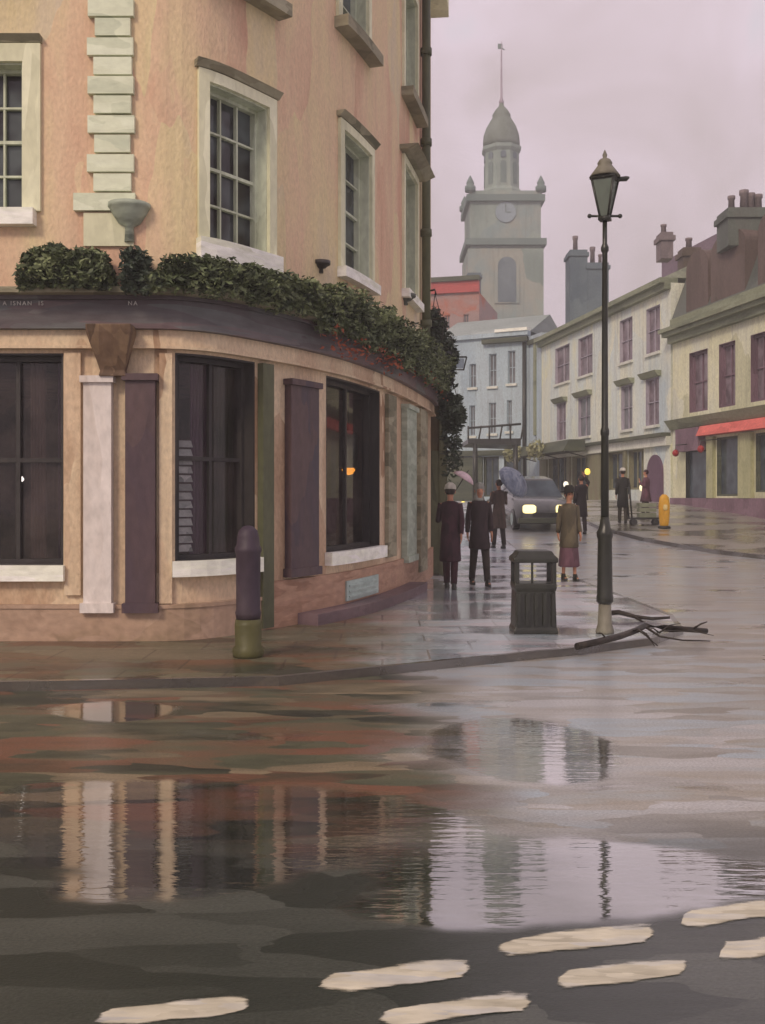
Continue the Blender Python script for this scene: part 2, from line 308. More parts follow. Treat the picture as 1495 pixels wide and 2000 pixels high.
b_ = next(n for n in N if n.type == 'BSDF_PRINCIPLED'); g_ = N.new('ShaderNodeNewGeometry')
mp_ = N.new('ShaderNodeMapping'); mp_.inputs['Scale'].default_value = (5, 26, 1); L.new(g_.outputs['Position'], mp_.inputs[0])
n_ = N.new('ShaderNodeTexNoise'); n_.inputs['Scale'].default_value = 1.2; n_.inputs['Detail'].default_value = 6; n_.inputs['Roughness'].default_value = .7; L.new(mp_.outputs[0], n_.inputs[0])
r_ = N.new('ShaderNodeMapRange'); r_.inputs[1].default_value = .36; r_.inputs[2].default_value = .46; L.new(n_.outputs[0], r_.inputs[0]); at_ = N.new('ShaderNodeAttribute'); at_.attribute_name = 'cover'
a1 = N.new('ShaderNodeMath'); a1.operation = 'ADD'; L.new(n_.outputs[0], a1.inputs[0]); L.new(at_.outputs['Fac'], a1.inputs[1])
a2 = N.new('ShaderNodeMapRange'); a2.interpolation_type = 'SMOOTHSTEP'; a2.inputs[1].default_value = .78; a2.inputs[2].default_value = 1.12; L.new(a1.outputs[0], a2.inputs[0]); L.new(a2.outputs[0], b_.inputs['Alpha'])
M['skin'] = paint('skin', [A(170, 120, 96), A(190, 140, 112)], (3, 3, 3), .6, 0)
M['eye'] = paint('eye', [A(30, 26, 24), A(40, 34, 30)], V, .3, 0)
# wet ground
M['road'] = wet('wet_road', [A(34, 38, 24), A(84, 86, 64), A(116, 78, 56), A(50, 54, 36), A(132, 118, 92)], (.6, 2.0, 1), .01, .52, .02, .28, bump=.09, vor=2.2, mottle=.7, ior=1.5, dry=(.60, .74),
                pools=((.70, 4.3, .95, .56), (.9, 6.6, .6, .8), (-.80, 5.0, 1.35, .9), (-2.0, 7.6, .5, .4)), sheen_cols=[A(130, 126, 116), A(168, 166, 162), A(160, 174, 182), A(150, 142, 126), A(180, 180, 180)], xr=(-.1, 1.0), near=(A(38, 44, 36), A(72, 76, 68), 4.2, 5.4), gleft=.4, grit=3.0)  # second palette: lilac sky reflection painted into the road colour
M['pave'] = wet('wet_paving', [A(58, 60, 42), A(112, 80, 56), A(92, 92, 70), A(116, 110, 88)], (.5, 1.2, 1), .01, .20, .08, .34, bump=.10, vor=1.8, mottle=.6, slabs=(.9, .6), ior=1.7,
                sheen_cols=[A(182, 186, 190), A(204, 198, 206), A(180, 198, 208), A(194, 190, 196)], xr=(-.3, 1.0), gleft=.35)  # pale palette puts the sky's reflection into the paving colour at right
M['farpave'] = wet('olive_wet_paving', [A(96, 92, 68), A(120, 114, 90)], (.4, 1.2, 1), .0, .08, .2, .4, bump=.1)
M['kerb'] = wet('dark_wet_kerb', [A(46, 42, 34), A(74, 68, 56)], (1, 1, 1), .0, .1, .15, .35, bump=.1)
M['ground'] = paint('far_ground', [A(90, 90, 80), A(110, 108, 96)], (.1, .1, .1), .8, 0)

# ------------------------------------------------------------------ curved or straight facades
class Plan:
    def __init__(s, pts, smooth=False, step=.12):
        P = [Vector(p).to_2d() if len(p) > 2 else Vector(p) for p in pts]
        out = []
        if smooth:
            for i in range(len(P) - 1):
                p0, p1, p2, p3 = P[max(i - 1, 0)], P[i], P[i + 1], P[min(i + 2, len(P) - 1)]
                if i == 0:
                    out += [p1.lerp(p2, k / 4) for k in range(4)]; continue
                for k in range(12):
                    t = k / 12
                    if i == 1: m1 = Vector((.7, 0)) 
                    else: m1 = (p2 - p0) / 2
                    m2 = (p3 - p1) / 2
                    out.append((2 * t**3 - 3 * t**2 + 1) * p1 + (t**3 - 2 * t**2 + t) * m1 + (-2 * t**3 + 3 * t**2) * p2 + (t**3 - t**2) * m2)
            out.append(P[-1])
        else: out = P
        s.p = out; s.s = [0]
        for a, b in zip(out, out[1:]): s.s.append(s.s[-1] + (b - a).length)
        s.len = s.s[-1]; s.smooth = smooth
        s.n = []
        for i in range(len(out)):
            t = (out[min(i + 1, len(out) - 1)] - out[max(i - 1, 0)]).normalized() if smooth else (out[min(i + 1, len(out) - 1)] - out[min(i, len(out) - 2)]).normalized()
            s.n.append(Vector((t.y, -t.x)))
    def _i(s, u):
        u = max(0, min(s.len, u))
        for i in range(len(s.s) - 1):
            if u <= s.s[i + 1] + 1e-9: break
        return i, (u - s.s[i]) / (s.s[i + 1] - s.s[i])
    def at(s, u, d=0):
        i, t = s._i(u)
        n = s.n[i].lerp(s.n[i + 1], t).normalized() if s.smooth else s.n[i]
        q = s.p[i].lerp(s.p[i + 1], t) + n * d
        extra = u - max(0, min(s.len, u))
        if extra: q = q + (s.p[i + 1] - s.p[i]).normalized() * extra
        return q
    def px(s, u, d=0):
        q = s.at(u, d); return CX + F * q.x / q.y
    def s_at(s, px, d=0):
        lo, hi = 0, s.len
        if px < s.px(0, d): return -(s.px(0, d) - px) * s.at(0).y / F
        for _ in range(50):
            m = (lo + hi) / 2
            if s.px(m, d) < px: lo = m
            else: hi = m
        return lo
    def z(s, py, u): return Z(py, s.at(u).y)
    def cuts(s, a, b):
        if not s.smooth: return [a, b]
        n = max(1, int((b - a) / .16)); return [a + (b - a) * k / n for k in range(n + 1)]
    def pt(s, u, d, z):
        q = s.at(u, d); return (q.x, q.y, z)

def band(mb, pl, a, b, z0, z1, d0, d1, taper=None):
    cs = pl.cuts(a, b); bm = mb.bm; rows = []
    for u in cs:
        dt = d1 if taper is None else taper
        rows.append([bm.verts.new(pl.pt(u, d0, z0)), bm.verts.new(pl.pt(u, dt, z0)), bm.verts.new(pl.pt(u, d1, z1)), bm.verts.new(pl.pt(u, d0, z1))])
    for r0, r1 in zip(rows, rows[1:]):
        for k in range(4):
            bm.faces.new((r0[k], r0[(k + 1) % 4], r1[(k + 1) % 4], r1[k]))
    bm.faces.new(rows[0]); bm.faces.new(rows[-1][::-1])

def wall(mb, pl, a, b, z0, z1, ops, d=0.0):
    us = set(pl.cuts(a, b)); zs = {z0, z1}
    for o in ops:
        for u in o[:2]:
            if a < u < b: us.add(u)
        for z in o[2:4]:
            if z0 < z < z1: zs.add(z)
    us = sorted(us); zs = sorted(zs)
    g = [[mb.bm.verts.new(pl.pt(u, d, z)) for z in zs] for u in us]
    for i in range(len(us) - 1):
        for j in range(len(zs) - 1):
            um = (us[i] + us[i + 1]) / 2; zm = (zs[j] + zs[j + 1]) / 2
            if any(o[0] < um < o[1] and o[2] < zm < o[3] for o in ops): continue
            mb.bm.faces.new((g[i][j], g[i + 1][j], g[i + 1][j + 1], g[i][j + 1]))

def window(parent, pl, o, pane, frame, nx=2, ny=2, rec=.16, fw=.06, bar=.03, sill=None, sur=None, hood=None, rev=None, surw=.15, label=None, meet=False):
    a, b, z0, z1 = o
    f = MB()
    # reveal lining
    for (x0, x1, q0, q1) in ((a, a + .02, z0, z1), (b - .02, b, z0, z1)): band(f, pl, x0, x1, q0, q1, -rec, -.003)
    for (q0, q1) in ((z0, z0 + .02), (z1 - .02, z1)): band(f, pl, a + .02, b - .02, q0, q1, -rec, -.003)
    d0, d1 = -rec + .0, -rec + .06
    band(f, pl, a + .02, a + .02 + fw, z0 + .02, z1 - .02, d0 - .05, d1)
    band(f, pl, b - .02 - fw, b - .02, z0 + .02, z1 - .02, d0 - .05, d1)
    band(f, pl, a + .02 + fw, b - .02 - fw, z0 + .02, z0 + .02 + fw, d0 - .05, d1)
    band(f, pl, a + .02 + fw, b - .02 - fw, z1 - .02 - fw, z1 - .02, d0 - .05, d1)
    ia, ib, iz0, iz1 = a + .02 + fw, b - .02 - fw, z0 + .02 + fw, z1 - .02 - fw
    for k in range(1, nx):
        u = ia + (ib - ia) * k / nx; band(f, pl, u - bar / 2, u + bar / 2, iz0, iz1, d0 - .012, d1 - .025)
    for k in range(1, ny):
        z = iz0 + (iz1 - iz0) * k / ny; w = bar * (1.6 if meet and k == ny // 2 else 1)
        band(f, pl, ia, ib, z - w / 2, z + w / 2, d0 - .012, d1 - .022)
    w = f.build('window', frame, parent)
    if label: w['label'] = label
    g = MB(); cs = pl.cuts(ia, ib)
    for u0, u1 in zip(cs, cs[1:]):
        g.face([pl.pt(u0, d0 - .015, iz0), pl.pt(u1, d0 - .015, iz0), pl.pt(u1, d0 - .015, iz1), pl.pt(u0, d0 - .015, iz1)])
    g.build('pane', pane, w, recalc=False)
    if sur:
        f = MB()
        t = surw
        band(f, pl, a - t, a, z0, z1 + t, -.02, .045); band(f, pl, b, b + t, z0, z1 + t, -.02, .045)
        band(f, pl, a, b, z1, z1 + t, -.02, .045)
        f.build('surround', sur, w)
    if sill:
        f = MB(); h = sill[1]; band(f, pl, a - sill[2], b + sill[2], z0 - h, z0 + .015, -.1, sill[3])
        f.build('sill', sill[0], w)
    if hood:
        f = MB(); zz = z1 + (surw if sur else 0) + .01
        band(f, pl, a - hood[1], b + hood[1], zz, zz + hood[2], -.02, hood[3], taper=hood[3] * .45)
        f.build('hood', hood[0], w)
    return w

# ------------------------------------------------------------------ THE SETTING
def strip(name, x0, x1, ys, mat, lift=0):
    m = MB(); rows = [[m.bm.verts.new((x, y, tz(y) + lift)) for x in (x0, x1)] for y in ys]
    for a, b in zip(rows, rows[1:]): m.bm.faces.new((a[0], a[1], b[1], b[0])).smooth = True
    return m.build(name, mat)
ys = [-60, -20, 0, 10, 18] + [20 + k * 1.0 for k in range(25)] + [46, 50, 60, 80, 150, 300]
tag(strip('road', -200, 200, ys, M['road']), 'wet reflective street with puddles', None, None, 'structure')

def slab(name, outline, h, mat, kerb=None, kw=.16, klen=None):
    bm = bmesh.new(); vs = [bm.verts.new((x, y, 0)) for x, y in outline]
    bm.faces.new(vs)
    bmesh.ops.triangulate(bm, faces=bm.faces[:])
    for k in range(0, 40):
        y = 19 + k * .8
        bmesh.ops.bisect_plane(bm, geom=bm.verts[:] + bm.edges[:] + bm.faces[:], plane_co=(0, y, 0), plane_no=(0, 1, 0))
    for v in bm.verts: v.co.z = tz(v.co.y) + h
    m = MB(); m.bm.free(); m.bm = bm
    o = m.build(name, mat); tag(o, None, None, None, 'structure')
    return o
def refine(line, step=.5):
    out = []
    for a, b in zip(line, line[1:]):
        n = max(1, int(math.dist(a, b) / step))
        out += [(a[0] + (b[0] - a[0]) * k / n, a[1] + (b[1] - a[1]) * k / n) for k in range(n)]
    return out + [line[-1]]
def kerb(name, line, h, w, mat):
    m = MB(); L = refine(line); rows = []
    for i, p in enumerate(L):
        a = L[max(i - 1, 0)]; b = L[min(i + 1, len(L) - 1)]
        t = Vector((b[0] - a[0], b[1] - a[1])).normalized(); n = Vector((-t.y, t.x)) * w
        z = tz(p[1]); 
        rows.append([m.bm.verts.new(q) for q in ((p[0], p[1], z - .05), (p[0], p[1], z + h + .004), (p[0] + n.x, p[1] + n.y, z + h + .004), (p[0] + n.x, p[1] + n.y, z - .05))])
    for a, b in zip(rows, rows[1:]):
        for k in range(3): m.bm.faces.new((a[k], b[k], b[k + 1], a[k + 1]))
    return tag(m.build(name, mat), None, None, None, 'structure')
near_line = [(-14, 7.7), (-5, 8.2), (-.87, 8.65), (1.92, 10.3), (2.9, 11.0), (3.5, 11.9), (3.75, 13.2), (3.7, 16), (3.55, 22), (3.3, 30), (3.0, 48)]
PH = .075
slab('pavement', near_line + [(-14, 48)], PH, M['pave'])
kerb('kerb', near_line, PH, .06, M['kerb'])
far_line = [(6.0, 60), (6.2, 46), (6.35, 36), (6.6, 31), (7.2, 28.2), (8.3, 25.4), (9.6, 23.4), (12.5, 21.5), (30, 20.5)]
slab('far_pavement', far_line + [(30, 60)], .10, M['farpave'])
kerb('far_kerb', far_line, .10, .16, M['kerb'])

def gp(px, py): D = F * EYE / (py - HY); return (X(px, D), D)
def blob(name, pts, mat, lift, jit=.0, rnd=None):
    """irregular flat outline laid on the flat part of the street"""
    rnd = rnd or random.Random(3)
    P = [gp(*p) for p in pts]; out = []
    for a, b in zip(P, P[1:] + P[:1]):
        n = max(2, int(math.dist(a, b) / .035))
        for k in range(n):
            q = Vector((a[0] + (b[0] - a[0]) * k / n, a[1] + (b[1] - a[1]) * k / n))
            w = Vector((mnoise.noise(Vector((q.x * 4, q.y * 4, 1.7))), mnoise.noise(Vector((q.x * 4, q.y * 4, 9.1))))) * jit
            w += Vector((mnoise.noise(Vector((q.x * 16, q.y * 16, 3.7))), mnoise.noise(Vector((q.x * 16, q.y * 16, 5.1))))) * jit * .5
            out.append(q + w)
    m = MB(); m.face([(q.x, q.y, lift) for q in out])
    bmesh.ops.triangulate(m.bm, faces=m.bm.faces[:])
    return tag(m.build(name, mat), None, None, None, 'structure')
def dash(pts, c):
    P = [Vector(gp(*p)) for p in pts]; C = Vector(gp(*c)); out = []
    for a, b in zip(P, P[1:] + P[:1]):
        n = max(2, int((b - a).length / .02)); out += [a.lerp(b, k / n) for k in range(n)]
    bm = bmesh.new(); lay = bm.verts.layers.float.new('cover'); rings = []
    for sx, sy, cv in ((1.06, 1.18, 0), (.93, .72, .62), (.7, .25, 1)):
        r = []
        for q in out:
            v = bm.verts.new((C.x + (q.x - C.x) * sx, C.y + (q.y - C.y) * sy, .003)); v[lay] = cv; r.append(v)
        rings.append(r)
    for r0, r1 in zip(rings, rings[1:]):
        for k in range(len(out)): bm.faces.new((r0[k], r0[(k + 1) % len(out)], r1[(k + 1) % len(out)], r1[k]))
    bm.faces.new(rings[-1])
    m = MB(); m.bm.free(); m.bm = bm
    return tag(m.build('road_marking', M['markwhite']), None, None, None, 'structure')
# painted dashes of the crossing
rows = [[(338, 1976, 305), (770, 1907, 300), (1125, 1838, 310), (1420, 1785, 180)], [(890, 1973, 300), (1215, 1902, 260), (1470, 1853, 130)]]
for ri, row in enumerate(rows):
    for (cx, cy, wd) in row:
        m_ = MB(); hh = 27
        rnd = random.Random(int(cx))
        hh = 25; q = wd / 2; sl0 = .075
        ln_ = [(-1, .55), (-.96, -.1), (-.8, -.55), (-.3, -.75), (.2, -.9), (.7, -1.0), (.95, -.75), (1, -.1), (.9, .45), (.5, .7), (0, .85), (-.5, 1.0), (-.85, 1.0)]
        pts = [(cx + a_ * q, cy + b_ * hh - a_ * q * sl0 + rnd.uniform(-4, 4)) for a_, b_ in ln_]
        o = dash(pts, (cx, cy))
        o['group'] = 'worn white dashes painted across the road'

# ------------------------------------------------------------------ SKY AND LIGHT
SUN_AZ, SUN_EL = R(211), R(36)     # compass bearing of the light, clockwise from +Y
W = bpy.data.worlds.new("World"); S.world = W; W.use_nodes = True
nt = W.node_tree; N = nt.nodes; L = nt.links; N.clear()
out = N.new('ShaderNodeOutputWorld')
sky = N.new('ShaderNodeTexSky'); sky.sky_type = 'NISHITA'; sky.sun_disc = False
sky.sun_elevation = SUN_EL; sky.sun_rotation = SUN_AZ
b1 = N.new('ShaderNodeBackground'); b1.inputs[1].default_value = .05; L.new(sky.outputs[0], b1.inputs[0])
tc = N.new('ShaderNodeTexCoord')
mp = N.new('ShaderNodeMapping'); mp.inputs['Scale'].default_value = (2.2, 2.2, 1.6); L.new(tc.outputs['Generated'], mp.inputs[0])
n1 = N.new('ShaderNodeTexNoise'); n1.inputs['Scale'].default_value = 2.6; n1.inputs['Detail'].default_value = 6; n1.inputs['Roughness'].default_value = .55; n1.inputs['Distortion'].default_value = .6
L.new(mp.outputs[0], n1.inputs[0])
cr = N.new('ShaderNodeValToRGB'); el = cr.color_ramp.elements
el[0].position = .30; el[0].color = A(193, 177, 180); el[1].position = .72; el[1].color = A(203, 200, 208)
e = el.new(.45); e.color = A(206, 189, 196); e = el.new(.57); e.color = A(217, 200, 210)
L.new(n1.outputs[0], cr.inputs[0])
b2 = N.new('ShaderNodeBackground'); b2.inputs[1].default_value = .88; L.new(cr.outputs[0], b2.inputs[0])
mx = N.new('ShaderNodeMixShader'); mx.inputs[0].default_value = .94
L.new(b1.outputs[0], mx.inputs[1]); L.new(b2.outputs[0], mx.inputs[2]); L.new(mx.outputs[0], out.inputs[0])
sl = bpy.data.lights.new('sun', 'SUN'); sl.energy = 1.5; sl.angle = R(14); sl.color = (1, .83, .64)
so = bpy.data.objects.new('sun', sl); COL.objects.link(so)
dv = Vector((math.sin(SUN_AZ) * math.cos(SUN_EL), math.cos(SUN_AZ) * math.cos(SUN_EL), math.sin(SUN_EL)))
so.rotation_euler = dv.to_track_quat('Z', 'Y').to_euler(); so.location = dv * 60
S.view_settings.view_transform = 'Standard'; S.view_settings.look = 'None'; S.view_settings.exposure = .58; S.view_settings.gamma = 1

hz = MB(); hz.box(-205, 205, -62, 305, -1.0, 48)
hm = bpy.data.materials.new('drizzle'); hm.use_nodes = True; nt = hm.node_tree; nt.nodes.clear()
ho = nt.nodes.new('ShaderNodeOutputMaterial'); hv = nt.nodes.new('ShaderNodeVolumePrincipled'); hv.inputs['Color'].default_value = (.96, .96, .96, 1); hv.inputs['Density'].default_value = .0035
nt.links.new(hv.outputs[0], ho.inputs['Volume'])
tag(hz.build('haze', hm), None, None, None, 'stuff')

# ------------------------------------------------------------------ LEAVES
def leaves(mb, pts, size, rnd, n):
    for _ in range(n):
        c = pts(rnd)
        if c is None: continue
        c = Vector(c); s = size * rnd.uniform(.6, 1.4)
        t = Vector((rnd.gauss(0, 1), rnd.gauss(0, 1), rnd.gauss(0, .6))).normalized()
        q = t.cross(Vector((rnd.gauss(0, 1), rnd.gauss(0, 1), rnd.gauss(0, 1)))).normalized()
        mb.face([c - t * s, c - t * s * .2 + q * s * .42, c + t * s, c - t * s * .2 - q * s * .42])

# ------------------------------------------------------------------ THE CORNER PUB
PUB = Plan([(-10, 10.85), (-2.5, 10.85), (-1.95, 11.02), (-1.44, 11.65), (-.92, 12.5), (-.39, 13.7), (.18, 15.7), (.77, 18.6), (.95, 20.0)], smooth=True)
pub = thing('pub_building', 'peach stucco corner pub with bowed front, tan ground floor and dark purple fascia', 'pub', (-3, 14, 0))
sp = PUB.s_at
def op(px0, px1, z0, z1): return (sp(px0), sp(px1), z0, z1)
GW = [op(-75, 124, .86, 3.12), op(342, 498, .9, 3.13), op(637, 742, .88, 3.13)]
UW = [op(-90, 46, 4.62, 6.2), op(406, 522, 4.36, 6.08), op(668, 722, 4.56, 6.38), op(788, 812, 4.9, 6.95)]
VW = [op(-90, 46, 7.2, 9), op(398, 528, 7.3, 9), op(664, 716, 7.75, 9.5), op(788, 812, 8.1, 10)]
H = 11.2
m = MB(); wall(m, PUB, 0, PUB.len, -.3, 3.42, GW); m.build('ground_floor_wall', M['tan'], pub)
m = MB(); wall(m, PUB, 0, PUB.len, 3.42, H, UW + VW)
m.build('upper_wall', M['stucco'], pub)
m = MB(); e = PUB.at(PUB.len)
m.face([(e.x, e.y, -.3), (-10, e.y, -.3), (-10, e.y, H), (e.x, e.y, H)]); m.face([(-10, e.y, -.3), (-10, 10.85, -.3), (-10, 10.85, H), (-10, e.y, H)])
m.build('rear_wall', M['interior'], pub)
m = MB(); cs = PUB.cuts(0, PUB.len)
for zz in (.1, 3.5, H):
    vs = [m.bm.verts.new(PUB.pt(u, -.03, zz)) for u in cs] + [m.bm.verts.new((-9.97, e.y - .03, zz))]
    m.bm.faces.new(vs)
    m.build('floor_slab' if zz < H else 'roof_slab', M['interior'], pub); m = MB()
m = MB(); band(m, PUB, 0, PUB.len, H - .25, H + .1, -.3, .35); m.build('eaves', M['cream'], pub)
# ground floor trim
m = MB(); band(m, PUB, 0, PUB.len - .05, 3.36, 3.66, .004, .15); band(m, PUB, 0, PUB.len - .05, 3.66, 3.70, .004, .2); fascia = m.build('fascia', M['fascia'], pub)
m = MB(); band(m, PUB, 0, PUB.len, 3.19, 3.358, .004, .07); band(m, PUB, 0, PUB.len, 3.16, 3.19, .004, .1); m.build('frieze', M['tan'], pub)
m = MB(); band(m, PUB, 0, PUB.len, 3.70, 3.76, .004, .34); m.build('ledge', M['hood'], pub)
m = MB(); band(m, PUB, 0, sp(512), -.2, .42, .004, .06); band(m, PUB, 0, sp(512), .42, .46, .004, .075); m.build('plinth', M['plinth'], pub)
m = MB(); band(m, PUB, sp(514), PUB.len, -.2, .62, .004, .05); m.build('brick_plinth', M['brickplinth'], pub)
m = MB(); band(m, PUB, sp(575), sp(795), -.1, .21, .051, .34); m.build('step', M['purplestep'], pub)
m = MB(); band(m, PUB, sp(668), sp(730), .24, .5, .052, .075)
for k in range(3): band(m, PUB, sp(672), sp(726), .28 + k * .07, .305 + k * .07, .075, .09)
m.build('vent_plate', M['ventblue'], pub)
def pil(px0, px1, z0, z1, mat, d=.09, name='pilaster', cap=True):
    m = MB(); a, b = sp(px0), sp(px1); band(m, PUB, a, b, z0, z1, .004, d)
    if cap: band(m, PUB, a - .03, b + .03, z1, z1 + .07, .004, d + .04); band(m, PUB, a - .03, b + .03, z0 - .1, z0, .004, d + .03)
    m.build(name, mat, pub)
pil(128, 160, .56, 3.12, M['tan'], .05, cap=False)
pil(168, 222, .48, 2.8, M['pinkstone'], .10)
pil(250, 306, .48, 2.82, M['purple'], .12)
pil(312, 336, .47, 3.12, M['tan'], .05, cap=False)
pil(503, 524, .1, 3.12, M['pipe'], .09, cap=False)
pil(556, 610, .75, 2.92, M['purple'], .10)
pil(752, 768, .7, 3.12, M['hood'], .06, cap=False)
pil(784, 803, .65, 3.0, M['greystone'], .10)
pil(812, 826, .3, 3.12, M['hood'], .09, cap=False)
# scrolled brown bracket under the fascia
m = MB(); a, b = sp(184), sp(270); bm = m.bm
prof = [(3.38, .34, 0), (3.3, .32, 0), (3.18, .27, .03), (3.04, .2, .07), (2.92, .15, .10), (2.86, .17, .09)]
rws = []
for z, d, ins in prof:
    rws.append([bm.verts.new(PUB.pt(a + ins, .075, z)), bm.verts.new(PUB.pt(b - ins, .075, z)), bm.verts.new(PUB.pt(b - ins, d, z)), bm.verts.new(PUB.pt(a + ins, d, z))])
m._skin(rws, True); 
for fc in bm.faces: fc.smooth = False
m.build('corbel', M['corbel'], pub, bevel=.012)
# stone bowl bracket on the upper wall
def bowl(px, py, r, h, mat, stem=.12):
    u = sp(px); q = PUB.pt(u, 0, PUB.z(py, u)); n = PUB.at(u, 1) - PUB.at(u, 0)
    m = MB(); m.lathe((q[0] + n.x * .02, q[1] + n.y * .02, q[2]), [(r * .25, -h - stem), (r * .22, -h), (r * .55, -h * .85), (r * .85, -h * .45), (r, -.05), (r * 1.06, -.04), (r * 1.06, 0), (r * .8, 0)], 24)
    m.build('wall_bracket', mat, pub)
bowl(254, 400, .21, .24, M['greystone'], .16)
bowl(625, 510, .11, .10, M['darkframe'], .05)
bowl(790, 575, .16, .12, M['mansard'], .05)
# long-and-short quoin strip
m = MB(); z = 4.62; k = 0
while z < H - .3:
    h = .205
    a, b = sp(187), sp(258); long = (k % 2 == 0)
    if k < 1: a, b = sp(160), sp(262)
    band(m, PUB, a - (.07 if long else 0) + random.uniform(-.01, .01), b + (.03 if long else 0) + random.uniform(-.01, .01), z, z + h - .022, .004, .055 + random.uniform(0, .012))
    z += h; k += 1
m.build('quoins', M['quoin'], pub)
m = MB(); band(m, PUB, sp(165), sp(262), 4.25, 4.6, .004, .035); m.build('quoin_base', M['cream'], pub)
# the windows
for i, o in enumerate(GW):
    window(pub, PUB, o, M['glass'], M['darkframe'], nx=(2, 2, 2)[i], ny=(2, 2, 1)[i], rec=.2, fw=.05, bar=.045, sill=(M['whitesill'], .15, .03, .11))
for i, o in enumerate(UW):
    window(pub, PUB, o, M['glassU'], M['sash'], nx=(3, 3, 2, 2)[i], ny=4, rec=.2, fw=.035, bar=.022, meet=True,
           sill=(M['whitesill'], (.16, .22, .12, .12)[i], .14, .13), sur=M['cream'], surw=(.19, .125, .12, .12)[i], hood=(M['hood'], (.2, .16, .16, .3)[i], .07, (.1, .12, .12, .3)[i]))
for i, o in enumerate(VW):
    window(pub, PUB, o, M['glassU'], M['sash'], nx=2, ny=4, rec=.2, fw=.035, bar=.022, meet=True, sill=(M['hood'], .13, .16, .2), sur=M['cream'], surw=.12)
# downpipe
m = MB(); u = sp(822); q = PUB.at(u, .1); m.tube([(q.x, q.y, 4.0), (q.x, q.y, H - .3)], .075, 12)
for z in (4.6, 6.2, 7.8, 9.4): m.tube([(q.x, q.y, z), (q.x, q.y, z + .12)], .1, 12)
m.build('drainpipe', M['pipe'], pub)
# curtains, pale slats
def drape(px0, px1, z0, z1, d, mat, name):
    m = MB(); a, b = sp(px0), sp(px1); n = 26; rows = []
    for k in range(n + 1):
        u = a + (b - a) * k / n; dd = d + .035 * math.sin(k * 1.25)
        rows.append((m.bm.verts.new(PUB.pt(u, dd, z0)), m.bm.verts.new(PUB.pt(u, dd + .02, z1))))
    for r0, r1 in zip(rows, rows[1:]): m.bm.faces.new((r0[0], r1[0], r1[1], r0[1])).smooth = True
    m.build(name, mat, pub)
drape(96, 128, .7, 3.2, -.33, M['curtain'], 'curtain')
drape(-70, -20, .7, 3.1, -.33, M['curtain'], 'curtain'); drape(30, 62, .7, 3.1, -.5, M['interior'], 'curtain')
drape(404, 446, .75, 3.2, -.36, M['curtain'], 'curtain')
drape(452, 500, .75, 3.2, -.34, M['greencurtain'], 'curtain')
drape(634, 662, .75, 3.2, -.34, M['interior'], 'curtain')
m = MB()
for k in range(13):
    z = 1.0 + k * .095
    a, b = sp(346), sp(398); m.face([PUB.pt(a, -.235, z), PUB.pt(b, -.235, z), PUB.pt(b, -.28, z + .075), PUB.pt(a, -.28, z + .075)])
m.build('reflection_slats', M['slats'], pub)  # pale slats stand in for white-grey sky reflection in the pane
# lettering on the fascia
def letters(txt, px, z, size, mat, parent):
    cu = bpy.data.curves.new('lettering', 'FONT'); cu.body = txt; cu.size = size; cu.extrude = .004; cu.space_character = 1.35
    tmp = bpy.data.objects.new('lettering', cu); COL.objects.link(tmp); bpy.context.view_layer.update()
    me = bpy.data.meshes.new_from_object(tmp.evaluated_get(bpy.context.evaluated_depsgraph_get())); bpy.data.objects.remove(tmp)
    o = bpy.data.objects.new('lettering', me); COL.objects.link(o)
    u = sp(px); q = PUB.pt(u, .158, z); o.parent = parent
    o.location = Vector(q) - pub.location
    o.rotation_euler = (R(90), 0, 0); me.materials.clear(); me.materials.append(mat)
M['gilt'] = paint('cream_lettering', [A(170, 160, 150, f), A(190, 180, 166, f)], V, .5, 0)
letters('A ISNAN  IS', 16, 3.60, .062, M['gilt'], fascia)
letters('NA', 257, 3.60, .062, M['gilt'], fascia)

# lamps inside the pub
def hang_lamp(name, label, px, py, back, r, col, st, top, shade=None):
    u = sp(px, -back); q = PUB.at(u, -back); z = Z(py, q.y)
    t = thing(name, label, 'lamp', (q.x, q.y, z))
    m = MB(); m.tube([(q.x, q.y, z + r), (q.x, q.y, top)], .006, 6); m.build('cord', M['iron'], t)
    m = MB(); m.lathe((q.x, q.y, z), [(.002, -r * .75), (r * .6, -r * .6), (r, 0), (r * .7, r * .5), (.02, r * .8)], 16); m.build('bulb', glow(name + '_light', col, st), t)
    if shade:
        m = MB(); m.lathe((q.x, q.y, z), [(r * 1.3, r * .3), (r * 1.35, r * .32), (r * 1.35, shade[1]), (r * .9, shade[1] + .06), (.03, shade[1] + .08)], 18); m.build('lamp_shade', shade[0], t)
hang_lamp('pendant_lamp', 'small orange pendant lamp glowing high in the middle ground-floor window', 407, 758, .7, .05, A(226, 140, 50), 1.6, 3.48)
hang_lamp('pendant_lamp', 'pendant lamp with pale blue-grey shade and orange glow in the narrow right window', 681, 918, .5, .10, A(222, 140, 44), 1.4, 3.48, (M['ventblue'], .5))
hang_lamp('pendant_lamp', 'tiny white pendant lamp in the dark far left ground-floor window', 40, 936, .6, .04, A(235, 225, 215), 2.0, 3.48)

